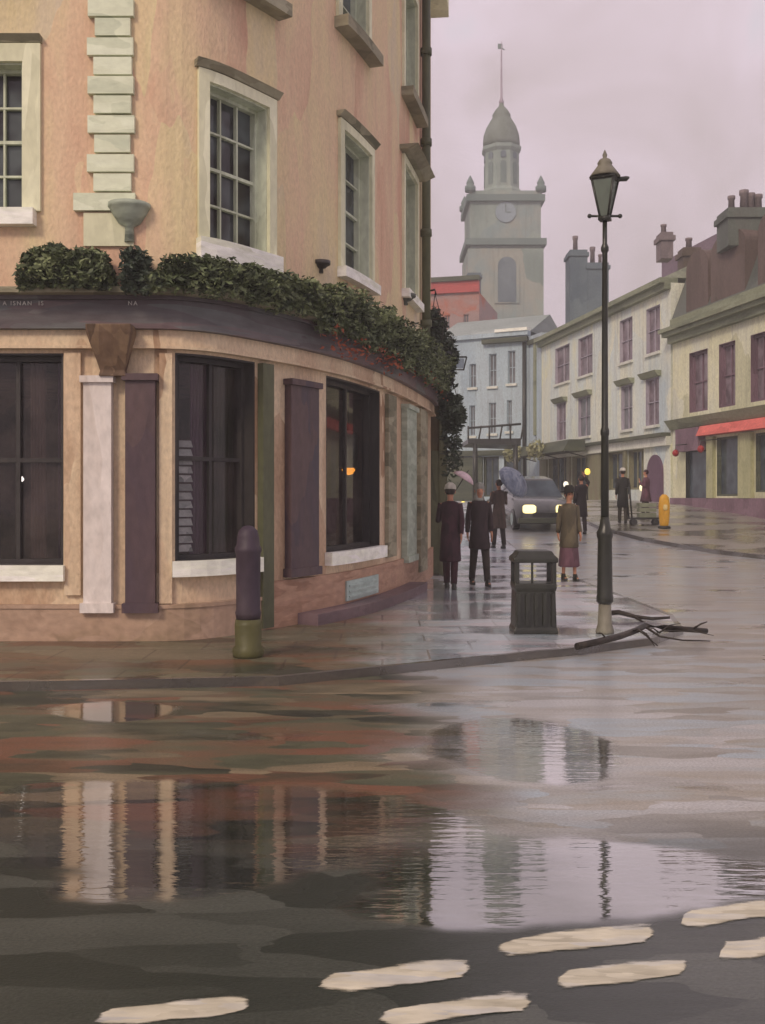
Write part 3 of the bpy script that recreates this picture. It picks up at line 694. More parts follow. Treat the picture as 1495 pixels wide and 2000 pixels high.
# planters on the ledge
def planter(label, px0, px1, zt0, zt1, droop, n, seed, flowers=0, leafmat='leaf', depth=.34, size=.04, zb=3.9):
    rnd = random.Random(seed); a, b = sp(px0), sp(px1)
    q = PUB.at((a + b) / 2, .17)
    t = thing('planter', label, 'planter', (q.x, q.y, 3.76), 'planters on the ledge over the fascia')
    m = MB(); band(m, PUB, a + .05, b - .05, 3.762, 3.88, .06, .30); m.build('trough', M['box'], t)
    def top(u):
        k = (u - a) / (b - a)
        return (zt0 + (zt1 - zt0) * k) + .10 * mnoise.noise(Vector((u * 3.1, seed, 0))) + .05 * mnoise.noise(Vector((u * 9, seed, 3))) - .28 * max(0, abs(k - .5) * 2 - .82) / .18
    def pts(r):
        u = r.uniform(a, b); zt = top(u); lo = 3.76 - droop * (.4 + .6 * abs(mnoise.noise(Vector((u * 2.3, seed, 7)))))
        z = lo + (zt - lo) * r.random() ** .8
        bulge = .5 + .5 * mnoise.noise(Vector((u * 4, z * 5, seed)))
        d = .17 + (r.random() - .3) * .42 * (.6 + bulge) if z > 3.8 else r.uniform(.24, .42)
        return PUB.pt(u, max(.03, d), z)
    m = MB(); leaves(m, pts, size, rnd, int(n * 1.6)); fo = m.build('foliage', M[leafmat], t, recalc=False); fo['kind'] = 'stuff'
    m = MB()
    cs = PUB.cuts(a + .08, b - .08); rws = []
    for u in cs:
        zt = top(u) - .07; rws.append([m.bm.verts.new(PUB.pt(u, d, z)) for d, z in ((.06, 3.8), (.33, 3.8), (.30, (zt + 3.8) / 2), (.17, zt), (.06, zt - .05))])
    m._skin(rws, True); m.build('shade_core', M['leafcore'], fo)  # solid core whose dark colour is the shade between the leaves
    if flowers:
        m = MB()
        def fp(r):
            u = r.uniform(a + (b - a) * .02, b - (b - a) * .1); return PUB.pt(u, r.uniform(.26, .44), r.uniform(3.34, 3.6) + .06 * math.sin(u * 9))
        leaves(m, fp, .032, rnd, flowers); m.build('flowers', M['flower'], t, recalc=False)['kind'] = 'stuff'
planter('long leafy planter left of the stone bracket on the pub ledge', 62, 232, 4.12, 4.14, .06, 3000, 1)
planter('narrow black-green conical shrub planter just right of the stone bracket', 256, 302, 4.14, 4.12, .16, 900, 2, leafmat='cypressleaf')
planter('long green hedge planter below the white framed middle window', 300, 588, 4.12, 4.08, .14, 5200, 3)
planter('trailing planter with rust-red flowers spilling over the curved fascia', 580, 742, 4.2, 4.08, .42, 5200, 4, flowers=240)
planter('dark trailing planter at the far right end of the pub ledge', 738, 838, 4.16, 4.1, .5, 5200, 5, flowers=60)

# side porch beyond the pub
t = thing('side_porch', 'dark olive-brown timber porch attached at the far end of the pub', 'porch', (1.1, 21, tz(21)))
m = MB(); m.box(.55, 1.27, 20.1, 23.5, -.2, 4.5); m.build('body', M['porch'], t)
m = MB(); m.box(.5, 1.36, 20.04, 23.6, 4.5, 4.66); m.build('roof', M['darktrim'], t)
m = MB(); m.box(.72, 1.2, 20.05, 20.098, .1, 2.5)
m.build('door', M['pipe'], t)
m = MB(); m.box(1.12, 1.27, 20.03, 20.1, .08, 4.45); m.build('post', M['pipe'], t)

def basket(label, px, py, D, r, h, n, seed):
    rnd = random.Random(seed); x, z = X(px, D), Z(py, D)
    t = thing('hanging_basket', label, 'hanging basket', (x, D, z), 'hanging baskets beside the porch')
    m = MB(); m.tube([(x - .35, D + .15, z + r + .35), (x, D, z + r + .4), (x + .02, D, z + r + .3)], .02, 8); m.build('bracket', M['iron'], t)
    m = MB(); 
    for k in range(3):
        an = k * 2.1; m.tube([(x + r * .6 * math.cos(an), D + r * .6 * math.sin(an), z), (x, D, z + r + .32)], .008, 5)
    m.build('chain', M['iron'], t)
    m = MB(); m.lathe((x, D, z), [(.03, -r * .7), (r * .5, -r * .5), (r * .75, 0), (r * .6, .02)], 14); m.build('bowl', M['box'], t)
    def pts(r_):
        p = Vector((r_.gauss(0, 1), r_.gauss(0, 1), r_.gauss(0, 1))).normalized() * r * (.55 + .6 * r_.random())
        p.z *= 1.1
        if r_.random() < .5: p.z -= r_.random() ** 1.5 * h; p.x *= .75; p.y *= .75
        p += Vector((mnoise.noise(p * 5), 0, mnoise.noise(p * 4 + Vector((seed, 0, 0))))) * .12
        return (x + p.x, D + p.y, z + p.z)
    m = MB(); leaves(m, pts, .06, rnd, n); m.build('foliage', M['cypressleaf'], t, recalc=False)
basket('upper dark hanging basket of trailing leaves at the pub corner', 868, 690, 19.4, .28, .7, 1500, 11)
basket('lower dark hanging basket trailing a long leafy tail beside the porch', 884, 800, 19.0, .24, 1.15, 1700, 12)
basket('small ragged hanging basket highest against the red brick house', 850, 630, 19.8, .24, .4, 900, 13)
# projecting sign
D = 20.6; t = thing('hanging_sign', 'small pale grey projecting sign on a black bracket beside the baskets', 'sign', (X(905, D), D, Z(710, D)))
x0, x1 = X(872, D), X(912, D)
m = MB(); m.tube([(X(850, D), D, Z(697, D)), (x1, D, Z(697, D))], .018, 8); m.tube([(X(850, D), D, Z(722, D)), (x1 - .05, D, Z(722, D))], .014, 8); m.tube([(x1, D, Z(697, D)), (x1 - .06, D, Z(722, D))], .014, 8); m.build('bracket', M['iron'], t)
m = MB(); m.box(X(884, D), X(907, D), D - .01, D + .01, Z(719, D), Z(700, D)); m.build('board', M['bluegrey'], t)

# ------------------------------------------------------------------ STREET FURNITURE
D = 9.75; x = X(485, D); zb = PH
t = thing('bollard', 'tall dark purple bollard with olive base in front of the pub corner', 'bollard', (x, D, zb))
m = MB(); m.lathe((x, D, zb), [(.14, 0), (.15, .03), (.15, .08), (.125, .11), (.13, .3), (.12, .36)], 20); m.build('base', M['olive'], t)
m = MB(); m.lathe((x, D, zb), [(.115, .36), (.124, .42), (.115, .46), (.118, .98), (.128, 1.0), (.128, 1.04), (.112, 1.06), (.105, 1.14), (.09, 1.2), (.05, 1.24), (.02, 1.25)], 20); m.build('shaft', M['bollardpaint'], t)

# litter bin
D = 11.55; x = X(1042, D); zb = PH
t = thing('litter_bin', 'black-green litter bin with flat hood and open slot on wet pavement', 'litter bin', (x, D, zb))
hw = .26
m = MB(); m.lathe((x, D, zb), [(hw * 1.34, 0), (hw * 1.34, .05), (hw * 1.26, .07), (hw * 1.20, .47), (hw * 1.27, .51), (hw * 1.27, .56), (hw * 1.0, .562)], 4, off=R(45), sy=.9)
for fc in m.bm.faces: fc.smooth = False
body = m.build('body', M['iron'], t, bevel=.02)
for sx in (-1, 1):
    for sy in (-1, 1):
        m = MB(); m.box(x + sx * .205 - .024, x + sx * .205 + .024, D + sy * .17 - .024, D + sy * .17 + .024, zb + .555, zb + .80); m.build('post', M['iron'], t)
m = MB(); m.box(x - .05, x - .025, D - .19, D - .165, zb + .555, zb + .80); m.build('post', M['iron'], t)
m = MB(); m.lathe((x, D, zb + .79), [(hw * 1.34, 0), (hw * 1.36, .05), (hw * 1.15, .085), (hw * 1.0, .13), (.02, .14)], 4, off=R(45), sy=.9)
for fc in m.bm.faces: fc.smooth = False
m.build('hood', M['iron'], t, bevel=.012)
for k in range(5):
    m = MB(); m.box(x - .21 + k * .095, x - .17 + k * .095, D - .245, D - .22, zb + .10, zb + .45); m.build('rib', M['iron'], body)

# lamp post
D = 11.4; x = X(1182, D); zb = PH
t = thing('lamp_post', 'tall dark lamp post with tapered glass lantern and ladder bar', 'lamp post', (x, D, zb))
m = MB(); m.lathe((x, D, zb), [(.10, 0), (.105, .03), (.095, .06), (.08, .11), (.07, .33)], 8)
m.build('pedestal', M['ironlight'], t)
m = MB(); m.lathe((x, D, zb), [(.07, .33), (.095, .36), (.095, .41), (.088, .44), (.08, 1.05), (.092, 1.09), (.092, 1.13), (.065, 1.18), (.046, 1.3)], 14); m.build('base', M['iron'], t)
ztop = Z(432, D)
m = MB(); m.lathe((x, D, 0), [(.046, zb + 1.3), (.042, zb + 2.2), (.05, zb + 2.22), (.05, zb + 2.26), (.038, zb + 2.3), (.03, ztop - .35), (.044, ztop - .33), (.044, ztop - .29), (.027, ztop - .25), (.026, ztop)], 12); m.build('column', M['iron'], t)
m = MB(); zl = Z(355, D); m.tube([(x - .17, D, zl - .38), (x + .17, D, zl - .38)], .014, 8); m.ball((x + .17, D, zl - .38), .025); m.ball((x - .17, D, zl - .38), .025); m.build('ladder_bar', M['iron'], t)
z0, z1 = Z(425, D), Z(352, D)
m = MB(); m.lathe((x, D, 0), [(.06, z0), (.165, z1), (.02, z1 + .002)], 4, off=R(20))
for fc in m.bm.faces: fc.smooth = False
lan = m.build('lantern', M['lampglass'], t)
m = MB()
for k in range(4):
    an = R(20) + k * math.pi / 2; m.tube([(x + .062 * math.cos(an), D + .062 * math.sin(an), z0), (x + .17 * math.cos(an), D + .17 * math.sin(an), z1)], .013, 6)
m.lathe((x, D, 0), [(.05, z0 - .04), (.09, z0 - .03), (.085, z0 + .01)], 4, off=R(20)); m.lathe((x, D, 0), [(.175, z1 - .01), (.19, z1 + .005), (.19, z1 + .03), (.175, z1 + .035)], 4, off=R(20))
m.tube([(x, D, z1), (x + .24, D, z1 + .02), (x + .27, D, z1 + .035)], [.02, .03, .012], 8)
m.build('lantern_frame', M['iron'], lan)
m = MB(); m.lathe((x, D, 0), [(.175, z1 + .035), (.12, z1 + .11), (.075, z1 + .17), (.085, z1 + .19), (.06, z1 + .23), (.02, z1 + .25), (.028, z1 + .28), (.004, z1 + .34)], 12); m.build('lantern_roof', M['ironlight'], lan)

# branch shapes standing in for dark puddle reflection marks on the paving
def limb(m, pts, r0, r1, n=8):
    P = [Vector(p) for p in pts]; m.tube(P, [r0 + (r1 - r0) * i / (len(P) - 1) for i in range(len(P))], n)
def g3(px, py, dz, D): return (X(px, D), D, PH + dz)
t = thing('mark_branch', 'long dark branch shape standing in for reflection marks across the kerb below the lamp post', 'branch', (2.6, 10.9, PH))
m = MB(); limb(m, [(1.95, 10.25, .10), (2.25, 10.5, .12), (2.5, 10.72, .14), (2.72, 10.95, .17), (2.85, 11.1, .2), (3.1, 11.25, .16), (3.42, 11.3, .13), (3.6, 11.35, .11)], .036, .03, 9); m.build('bough', M['bark'], t)
for pts in ([(2.75, 10.98, .17), (2.82, 10.85, .12), (2.86, 10.75, .03)], [(2.85, 11.1, .19), (2.98, 10.98, .1), (3.2, 10.9, .07), (3.5, 10.92, .06)], [(2.65, 10.9, .16), (2.7, 10.8, .2), (2.9, 10.78, .03)], [(3.42, 11.3, .13), (3.5, 11.25, .2), (3.58, 11.28, .22)]):
    m = MB(); limb(m, pts, .016, .006, 6); m.build('twig', M['bark'], t)
rb = random.Random(5)
for k in range(7):
    u_ = rb.random(); b0 = Vector((2.3, 10.55, .13)).lerp(Vector((3.4, 11.3, .14)), u_) ; d_ = Vector((rb.uniform(-.3, .45), rb.uniform(-.3, .2), rb.uniform(-.1, .10)))
    m = MB(); limb(m, [b0, b0 + d_ * .5 + Vector((0, 0, .03)), b0 + Vector((d_.x, d_.y, max(-.05, d_.z)))], .011, .003, 5); m.build('twig', M['bark'], t)
t = thing('mark_branch', 'shorter dark branch shape standing in for reflection marks right of the lamp post', 'branch', (2.9, 12.6, PH))
m = MB(); limb(m, [(2.78, 12.85, .13), (2.95, 12.75, .16), (3.12, 12.6, .12), (3.3, 12.5, .11), (3.5, 12.45, .13)], .036, .016, 8); m.build('bough', M['bark'], t)
m = MB(); limb(m, [(3.1, 12.6, .12), (3.22, 12.4, .05), (3.3, 12.3, .03)], .016, .006, 6); m.build('twig', M['bark'], t)

# ------------------------------------------------------------------ FAR BUILDINGS
def block(name, parent, pl, a, b, z0, z1, ops, mat, depth=8.0):
    m = MB(); wall(m, pl, a, b, z0, z1, ops)
    # the other three sides and the top
    p0, p1 = pl.at(a), pl.at(b); q0, q1 = pl.at(a, -depth), pl.at(b, -depth)
    for u, v in ((p0, q0), (q0, q1), (q1, p1)): m.face([(u.x, u.y, z0), (v.x, v.y, z0), (v.x, v.y, z1), (u.x, u.y, z1)])
    m.face([(p0.x, p0.y, z1), (p1.x, p1.y, z1), (q1.x, q1.y, z1), (q0.x, q0.y, z1)])
    return m.build(name, mat, parent)
def pitched(name, parent, pl, a, b, z0, z1, mat, depth=7.0, ov=.3, flat=.0):
    """slates rising from the street eaves to a ridge and down again"""
    m = MB(); p = []
    for d, z in ((ov, z0), (-depth * (.5 - flat / 2), z1), (-depth * (.5 + flat / 2), z1), (-depth - ov, z0)):
        p.append((m.bm.verts.new(pl.pt(a, d, z)), m.bm.verts.new(pl.pt(b, d, z))))
    for r0, r1 in zip(p, p[1:]): m.bm.faces.new((r0[0], r0[1], r1[1], r1[0]))
    m.bm.faces.new([r[0] for r in p]); m.bm.faces.new([r[1] for r in p][::-1]); m.bm.faces.new([p[0][0], p[0][1], p[-1][1], p[-1][0]])
    return m.build(name, mat, parent)
def chimney(parent, px, D, w, z0, z1, pots, mat, dy=1.0):
    m = MB(); x = X(px, D); m.box(x - w / 2, x + w / 2, D, D + dy, z0, z1); m.box(x - w / 2 - .08, x + w / 2 + .08, D - .08, D + dy + .08, z1 - .35, z1 - .15)
    c = m.build('chimney', mat, parent)
    for (pp, r, h) in pots:
        m = MB(); xx = X(pp, D); m.lathe((xx, D + dy / 2, z1), [(r, 0), (r * .85, h * .75), (r * 1.1, h * .8), (r * 1.1, h), (r * .6, h)], 12); m.build('chimney_pot', M['pot'], c)

# --- dark roofed house at the right
P1 = Plan([(11.35, 40), (13.75, 26)])
hr = thing('corner_house', 'olive stone house with dark brown mansard, red shop awning and chimneys', 'house', (12.5, 33, 1))
u = P1.s_at
o1 = [(u(1347), u(1383), 4.75, 7.0), (u(1405), u(1437), 4.75, 7.0), (u(1467), u(1500), 4.75, 7.0), (u(1528), u(1560), 4.75, 7.0)]
shop1 = [(u(1340), u(1384), 1.05, 3.7), (u(1401), u(1447), 1.62, 3.7), (u(1477), u(1530), 1.75, 3.7)]
block('wall', hr, P1, 0, P1.len, 0, 8.0, o1 + shop1, M['olivestone'], 7)
for o in o1: window(hr, P1, o, M['glassP'], M['shoppurple'], nx=2, ny=2, rec=.2, fw=.08, bar=.05)
for k, o in enumerate(shop1): window(hr, P1, o, M['glassD'], M['darktrim'] if k else M['iron'], nx=1, ny=1, rec=.12, fw=.05, bar=.05)
m = MB(); band(m, P1, 0, P1.len, 7.55, 7.8, .004, .22); band(m, P1, -.1, P1.len, 7.8, 7.95, .004, .42); band(m, P1, -.15, P1.len, 7.95, 8.1, .004, .55); band(m, P1, 0, P1.len, 8.1, 8.5, -.3, .12); m.build('cornice', M['olivetrim'], hr)
m = MB(); band(m, P1, -.05, P1.len, 4.2, 4.55, .004, .35, taper=.1); m.build('sill_band', M['olivetrim'], hr)
m = MB(); band(m, P1, 0, P1.len, .4, 1.55, .004, .12); m.build('stall_riser', M['shoppurple'], hr)
for a_, b_ in ((1387, 1399), (1449, 1474)):
    m = MB(); band(m, P1, u(a_), u(b_), 1.55, 3.75, .004, .14); m.build('shop_pier', M['shopgreen'], hr)
m = MB(); band(m, P1, u(1380), P1.len, 3.80, 4.16, .004, .25, taper=.42); m.build('awning', M['redawning'], hr)
m = MB(); band(m, P1, u(1334), u(1379), 3.3, 4.15, .004, .3); m.build('shop_sign', M['shoppurple'], hr)
# mansard with barrel dormers
m = MB(); rr = []
for d, z in ((.05, 8.5), (-.9, 11.0), (-3.5, 11.7), (-6.5, 11.0), (-7, 8.5)): rr.append((m.bm.verts.new(P1.pt(0, d, z)), m.bm.verts.new(P1.pt(P1.len, d, z))))
for r0, r1 in zip(rr, rr[1:]): m.bm.faces.new((r0[0], r0[1], r1[1], r1[0]))
m.bm.faces.new([r[0] for r in rr]); m.bm.faces.new([r[1] for r in rr][::-1]); m.build('mansard_roof', M['mansard'], hr)
for (a_, b_, zt) in ((1342, 1384, 10.75), (1390, 1457, 10.9), (1482, 1540, 10.9)):
    m = MB(); a, b = u(a_), u(b_); ring = []
    for k in range(17):
        an = math.pi * k / 16; ring.append(((a + b) / 2 - (b - a) / 2 * math.cos(an), zt - .6 + .6 * math.sin(an)))
    ring = [(a, 8.55)] + ring + [(b, 8.55)]
    fr_ = [m.bm.verts.new(P1.pt(q, .02, z)) for q, z in ring]; bk = [m.bm.verts.new(P1.pt(q, -1.6, z)) for q, z in ring]
    m.bm.faces.new(fr_); 
    for k in range(len(ring) - 1): m.bm.faces.new((fr_[k], fr_[k + 1], bk[k + 1], bk[k]))
    m.build('dormer', M['dormer'], hr)
chimney(hr, 1466, 35, 1.5, 10.2, 11.5, [(1441, .12, .55), (1466, .15, .75), (1480, .13, .65), (1494, .14, .6)], M['mansard'], 1.2)
chimney(hr, 1353, 40.4, .7, 10.6, 11.45, [(1352, .13, .45)], M['dormer'], .8)
# red lanterns on the shopfront
for (px, py, lb) in ((1357, 885, 'round red lantern hanging over the dark shop door'), (1408, 877, 'flattened red lantern hanging under the long red awning')):
    s_ = u(px); q = P1.at(s_, .75); z = Z(py, q.y); t = thing('red_lantern', lb, 'lantern', (q.x, q.y, z))
    m = MB(); r = .13; m.lathe((q.x, q.y, z), [(.03, -r), (r * .7, -r * .7), (r, 0), (r * .7, r * .7), (.03, r)], 14); m.build('shade', M['redlantern'], t)
    m = MB(); w = P1.at(s_, .1); m.tube([(q.x, q.y, z + r), (q.x, q.y, z + .3), (w.x, w.y, z + .35)], .02, 6); m.build('bracket', M['iron'], t)

# --- pale terrace
P2 = Plan([(8.72, 56), (11.32, 40.15)])
ht = thing('terrace_house', 'pale cream terrace with tall mauve windows above olive shopfronts', 'house', (10, 48, 1.35)); u = P2.s_at
o2 = []
for (a_, b_) in ((1085, 1113), (1130, 1158), (1211, 1236), (1263, 1290)): o2.append((u(a_), u(b_), 7.45, 9.35))
o1 = []
for (a_, b_) in ((1088, 1106), (1130, 1154), (1214, 1236), (1262, 1288)): o1.append((u(a_), u(b_), 4.5, 6.45))
gs = [(u(1072), u(1110), 1.7, 3.7), (u(1118), u(1150), 1.4, 3.6), (u(1188), u(1222), 1.9, 3.6), (u(1228), u(1258), 1.9, 3.6)]
block('wall', ht, P2, 0, P2.len, 0, 10.0, o2 + o1 + gs, M['palecream'], 7)
for i, o in enumerate(o2): window(ht, P2, o, M['glassP'], M['farsash'], nx=2, ny=2, rec=.12, fw=.03, bar=.03, sill=(M['shopwhite'], .1, .06, .1))
for i, o in enumerate(o1): window(ht, P2, o, M['glassP'] if i in (0, 3) else M['glassG'], M['farsash'], nx=2, ny=2, rec=.12, fw=.03, bar=.03, sill=(M['shopwhite'], .1, .06, .1), hood=(M['olivetrim'], .2, .22, .3))
for o in gs: window(ht, P2, o, M['glassD'], M['shopolive'], nx=3, ny=1, rec=.2, fw=.07, bar=.06)
m = MB(); band(m, P2, 0, P2.len, 9.75, 10.0, .004, .25); band(m, P2, 0, P2.len, 10.0, 10.2, -.3, .45); m.build('cornice', M['olivetrim'], ht)
m = MB(); band(m, P2, 0, P2.len, 3.98, 4.12, .004, .4); m.build('shop_cornice', M['darktrim'], ht)
m = MB(); band(m, P2, 0, P2.len, 3.62, 3.98, .004, .2); m.build('shop_fascia', M['shopwhite'], ht)
for (a_, b_) in ((1058, 1071), (1111, 1117), (1151, 1187), (1223, 1227)):
    m = MB(); band(m, P2, u(a_), u(b_), .8, 3.6, .004, .12); m.build('shop_pier', M['shopolive'], ht)
m = MB(); band(m, P2, u(1059), u(1258), .8, 1.35, .13, .2); m.build('stall_riser', M['shopolive'], ht)
m = MB(); a, b = u(1266), u(1297); ring = [(a, 1.0)] + [((a + b) / 2 - (b - a) / 2 * math.cos(math.pi * k / 14), 2.55 + .75 * math.sin(math.pi * k / 14)) for k in range(15)] + [(b, 1.0)]
fr_ = [m.bm.verts.new(P2.pt(q, .06, z)) for q, z in ring]; bk = [m.bm.verts.new(P2.pt(q, .0, z)) for q, z in ring]; m.bm.faces.new(fr_)
for k in range(len(ring) - 1): m.bm.faces.new((fr_[k], fr_[k + 1], bk[k + 1], bk[k]))
m.build('door', M['plumdoor'], ht)
pitched('roof', ht, P2, 0, P2.len, 10.2, 12.0, M['roof'], 7)
m = MB(); band(m, P2, u(1195), u(1318), 11.2, 12.25, -4.2, -2.4); m.build('ridge', M['purpleroof'], ht)
chimney(ht, 1304, 42.5, .5, 11.5, 12.6, [(1302, .12, .4)], M['pot'], .8)
for (px, w_, zt, pp) in ((1131, .95, 15.0, [(1129, .14, .9)]), (1169, 1.15, 14.3, [(1163, .14, 1.0), (1178, .1, .6)])):
    chimney(ht, px, 55.5, w_, 9.5, zt, pp, M['chim'], 1.4)
# canopy with baskets in front of the left shops
t = thing('shop_awning', 'olive green awning over the left shops of the cream terrace', 'awning', (9, 54, 3.8))
m = MB(); band(m, P2, u(1060), u(1160), 3.75, 4.3, .41, 1.2, taper=1.5); m.build('cloth', M['darktrim'], t)
m = MB()
for a_ in (1062, 1110, 1158):
    q0 = P2.pt(u(a_), .41, 3.5); q1 = P2.pt(u(a_), 1.4, 3.74); m.tube([q0, q1], .03, 6)
m.build('strut', M['iron'], t)
for i, (px, py, lb) in enumerate(((1058, 885, 'pale leafy basket at the left end under the olive awning'), (1107, 880, 'taller pale leafy basket at the middle of the olive awning'))):
    s_ = u(px + 4); q = P2.at(s_, 1.7); z = Z(py, q.y); t = thing('hanging_basket', lb, 'hanging basket', (q.x, q.y, z), 'pale baskets under the olive awning')
    rnd = random.Random(i); m = MB()
    def pts(r):
        p = Vector((r.gauss(0, 1), r.gauss(0, 1), r.gauss(0, 1))).normalized() * (.3 + .25 * r.random()); return (q.x + p.x, q.y + p.y, z + p.z)
    leaves(m, pts, .12, rnd, 260); m.build('foliage', M['shopgreen'], t, recalc=False)
    m = MB(); m.tube([(q.x, q.y, z), (q.x, q.y, z + .7)], .015, 6); m.build('chain', M['iron'], t)

# --- blue grey house closing the street
P3 = Plan([(3.0, 60.5), (8.25, 57.6)])
hb = thing('townhouse', 'blue-grey plain townhouse closing the far end of the street', 'house', (5.8, 59, 1.35)); u = P3.s_at
ops = [(u(917), u(931), 7.9, 9.3), (u(955), u(971), 7.9, 9.8), (u(992), u(1008), 8.0, 9.9), (u(917), u(929), 5.1, 6.9), (u(955), u(970), 5.2, 7.0), (u(990), u(1001), 5.3, 7.1)]
gsh = [(u(945), u(975), 1.6, 3.9), (u(985), u(1020), 1.6, 3.9)]
block('wall', hb, P3, 0, P3.len, 0, 10.7, ops + gsh, M['bluegrey'], 7)
for o in ops: window(hb, P3, o, M['glassG'], M['bluegrey'], nx=2, ny=2, rec=.15, fw=.05, bar=.04, sill=(M['shopwhite'], .12, .08, .12))
for o in gsh: window(hb, P3, o, M['glassD'], M['darktrim'], nx=2, ny=1, rec=.2, fw=.08, bar=.06)
m = MB(); band(m, P3, u(945), P3.len, 10.35, 10.6, .004, .3); m.build('cornice', M['darktrim'], hb)
m = MB(); band(m, P3, 0, P3.len, 10.7, 10.95, -.3, .2); m.build('parapet', M['bluegrey'], hb)
m = MB(); band(m, P3, u(970), u(1034), 10.95, 11.12, -.3, .28); m.build('flashing', M['whitesill'], hb)
m = MB(); band(m, P3, 0, P3.len, 3.95, 4.25, .004, .25); band(m, P3, 0, u(944), .5, 3.9, .004, .1); m.build('shop_fascia', M['darktrim'], hb)
m = MB(); q = P3.at(u(1026), .12); m.tube([(q.x, q.y, 1.2), (q.x, q.y, 10.3)], .11, 8); m.build('drainpipe', M['iron'], hb)
pitched('roof', hb, P3, 0, P3.len, 10.95, 12.4, M['greyslate'], 7, ov=-.2)
# pier between the two houses
t = thing('boundary_pier', 'narrow grey pier wall between the blue-grey house and the cream terrace', 'pier', (8.4, 56.9, 1.3))
P4 = Plan([(8.26, 57.55), (8.7, 56.02)])
block('wall', t, P4, 0, P4.len, 0, 10.6, [], M['bluegrey'], 3)
m = MB(); band(m, P4, 0, P4.len, 10.1, 10.35, .004, .15); m.build('cornice', M['darktrim'], t)
m = MB(); band(m, P4, P4.len * .45, P4.len * .62, 5, 10.1, .004, .08); m.build('pilaster', M['olivetrim'], t)
# iron canopy in front of the blue-grey house
D = 50; zc0, zc1 = Z(862, D), Z(832, D); x0, x1 = X(915, D), X(1018, D)
t = thing('shop_canopy', 'black iron shop canopy with railing in front of the blue-grey house', 'canopy', ((x0 + x1) / 2, D, 1.35))
m = MB(); m.hexa([(x0, D, zc0 - .1), (x1, D, zc0 - .2), (x1, D + 4, zc0 - .2), (x0, D + 4, zc0 - .1), (x0, D, zc0 + .12), (x1, D, zc0 + .15), (x1, D + 4, zc0 + .15), (x0, D + 4, zc0 + .12)]); m.build('roof', M['iron'], t)
m = MB(); m.tube([(x0, D, zc1 - .1), (x1, D, zc1 + .1)], .06, 6)
for k in range(6):
    xx = x0 + (x1 - x0) * k / 5; m.tube([(xx, D, zc0 + .1), (xx + .12 * (k % 2), D, zc1 + .08 * k / 5)], .04, 6)
m.build('railing', M['iron'], t)
for xx in (x0 + .35, x1 - .25):
    m = MB(); m.tube([(xx, D + .1, 1.3), (xx, D + .1, zc0)], [.14, .11], 8); m.build('post', M['iron'], t)

# --- red brick house behind
P5 = Plan([(2.6, 68), (6.35, 67)])
hq = thing('brick_house', 'faded red brick house with red parapet rising behind the pub', 'house', (4.5, 68, 1.35)); u = P5.s_at
wq = [(u(868), u(880), 11.6, 13.6), (u(905), u(917), 11.6, 13.6)]
block('wall', hq, P5, 0, P5.len, 0, 15.0, wq, M['redbrick'], 8)
for o in wq: window(hq, P5, o, M['glassG'], M['redbrick'], nx=2, ny=2, rec=.12, fw=.05, bar=.05)
m = MB(); band(m, P5, -.1, P5.len, 15.0, 15.75, -.3, .2); m.build('parapet', M['redband'], hq)
m = MB(); band(m, P5, -.1, P5.len + .05, 15.75, 16.05, -.3, .35); m.build('coping', M['darktrim'], hq)
chimney(hq, 927, 68.5, .9, 14.5, 16.6, [], M['chim'], 1)

# ------------------------------------------------------------------ CHURCH TOWER
D = 95; tx = X(988, D); ty = D + 3.3
tw = thing('church_tower', 'grey-green stone church tower with clock, octagonal lantern, dome and needle spire', 'church', (tx, ty, 1.35))
h1 = 3.5; h2 = 3.28
m = MB(); m.box(tx - h1, tx + h1, ty - h1, ty + h1, 0, 24.6); m.build('lower_stage', M['tower'], tw)
m = MB(); m.box(tx - h2, tx + h2, ty - h2, ty + h2, 24.6, 29.0); m.build('clock_stage', M['tower'], tw)
m = MB(); m.box(tx - h1 - .25, tx + h1 + .25, ty - h1 - .25, ty + h1 + .25, 24.9, 25.5); m.box(tx - h2 - .35, tx + h2 + .35, ty - h2 - .35, ty + h2 + .35, 29.0, 29.6); m.build('string_course', M['towerdark'], tw)
m = MB(); m.box(tx - h2 - .1, tx + h2 + .1, ty - h2 - .1, ty + h2 + .1, 29.6, 30.0); m.build('parapet', M['tower'], tw)
for sx in (-1, 1):
    for sy in (-1, 1):
        m = MB(); m.lathe((tx + sx * h2, ty + sy * h2, 29.9), [(.5, 0), (.5, .5), (.3, .6), (.38, .8), (.05, 1.5)], 8); m.build('pinnacle', M['towerdark'], tw)
def arch(w, z0, z1, yy, x, depth, mat, name, parent):
    m = MB(); ring = [(x - w / 2, z0)] + [(x - w / 2 * math.cos(math.pi * k / 14), z1 - w / 2 + w / 2 * math.sin(math.pi * k / 14)) for k in range(15)] + [(x + w / 2, z0)]
    a = [m.bm.verts.new((q, yy - depth, z)) for q, z in ring]; b = [m.bm.verts.new((q, yy + .05, z)) for q, z in ring]
    m.bm.faces.new(a)
    for k in range(len(ring) - 1): m.bm.faces.new((a[k], a[k + 1], b[k + 1], b[k]))
    return m.build(name, mat, parent)
bw = arch(2.3, 19.5, 24.2, ty - h1, tx + .1, .12, M['tower'], 'belfry_window', tw)
arch(1.7, 19.6, 23.8, ty - h1 - .125, tx + .1, .02, M['chim'], 'louvre', bw)
m = MB(); bmesh.ops.create_cone(m.bm, segments=32, radius1=.95, radius2=.95, depth=.12, cap_ends=True, matrix=Matrix.Translation((tx, ty - h2 - .06, 28.0)) @ Matrix.Rotation(R(90), 4, 'X')); ck = m.build('clock_face', M['clock'], tw)
m = MB(); m.box(tx - .04, tx + .04, ty - h2 - .15, ty - h2 - .125, 28, 28.75); m.box(tx, tx + .5, ty - h2 - .15, ty - h2 - .125, 27.95, 28.03); m.build('clock_hands', M['towerdark'], ck)
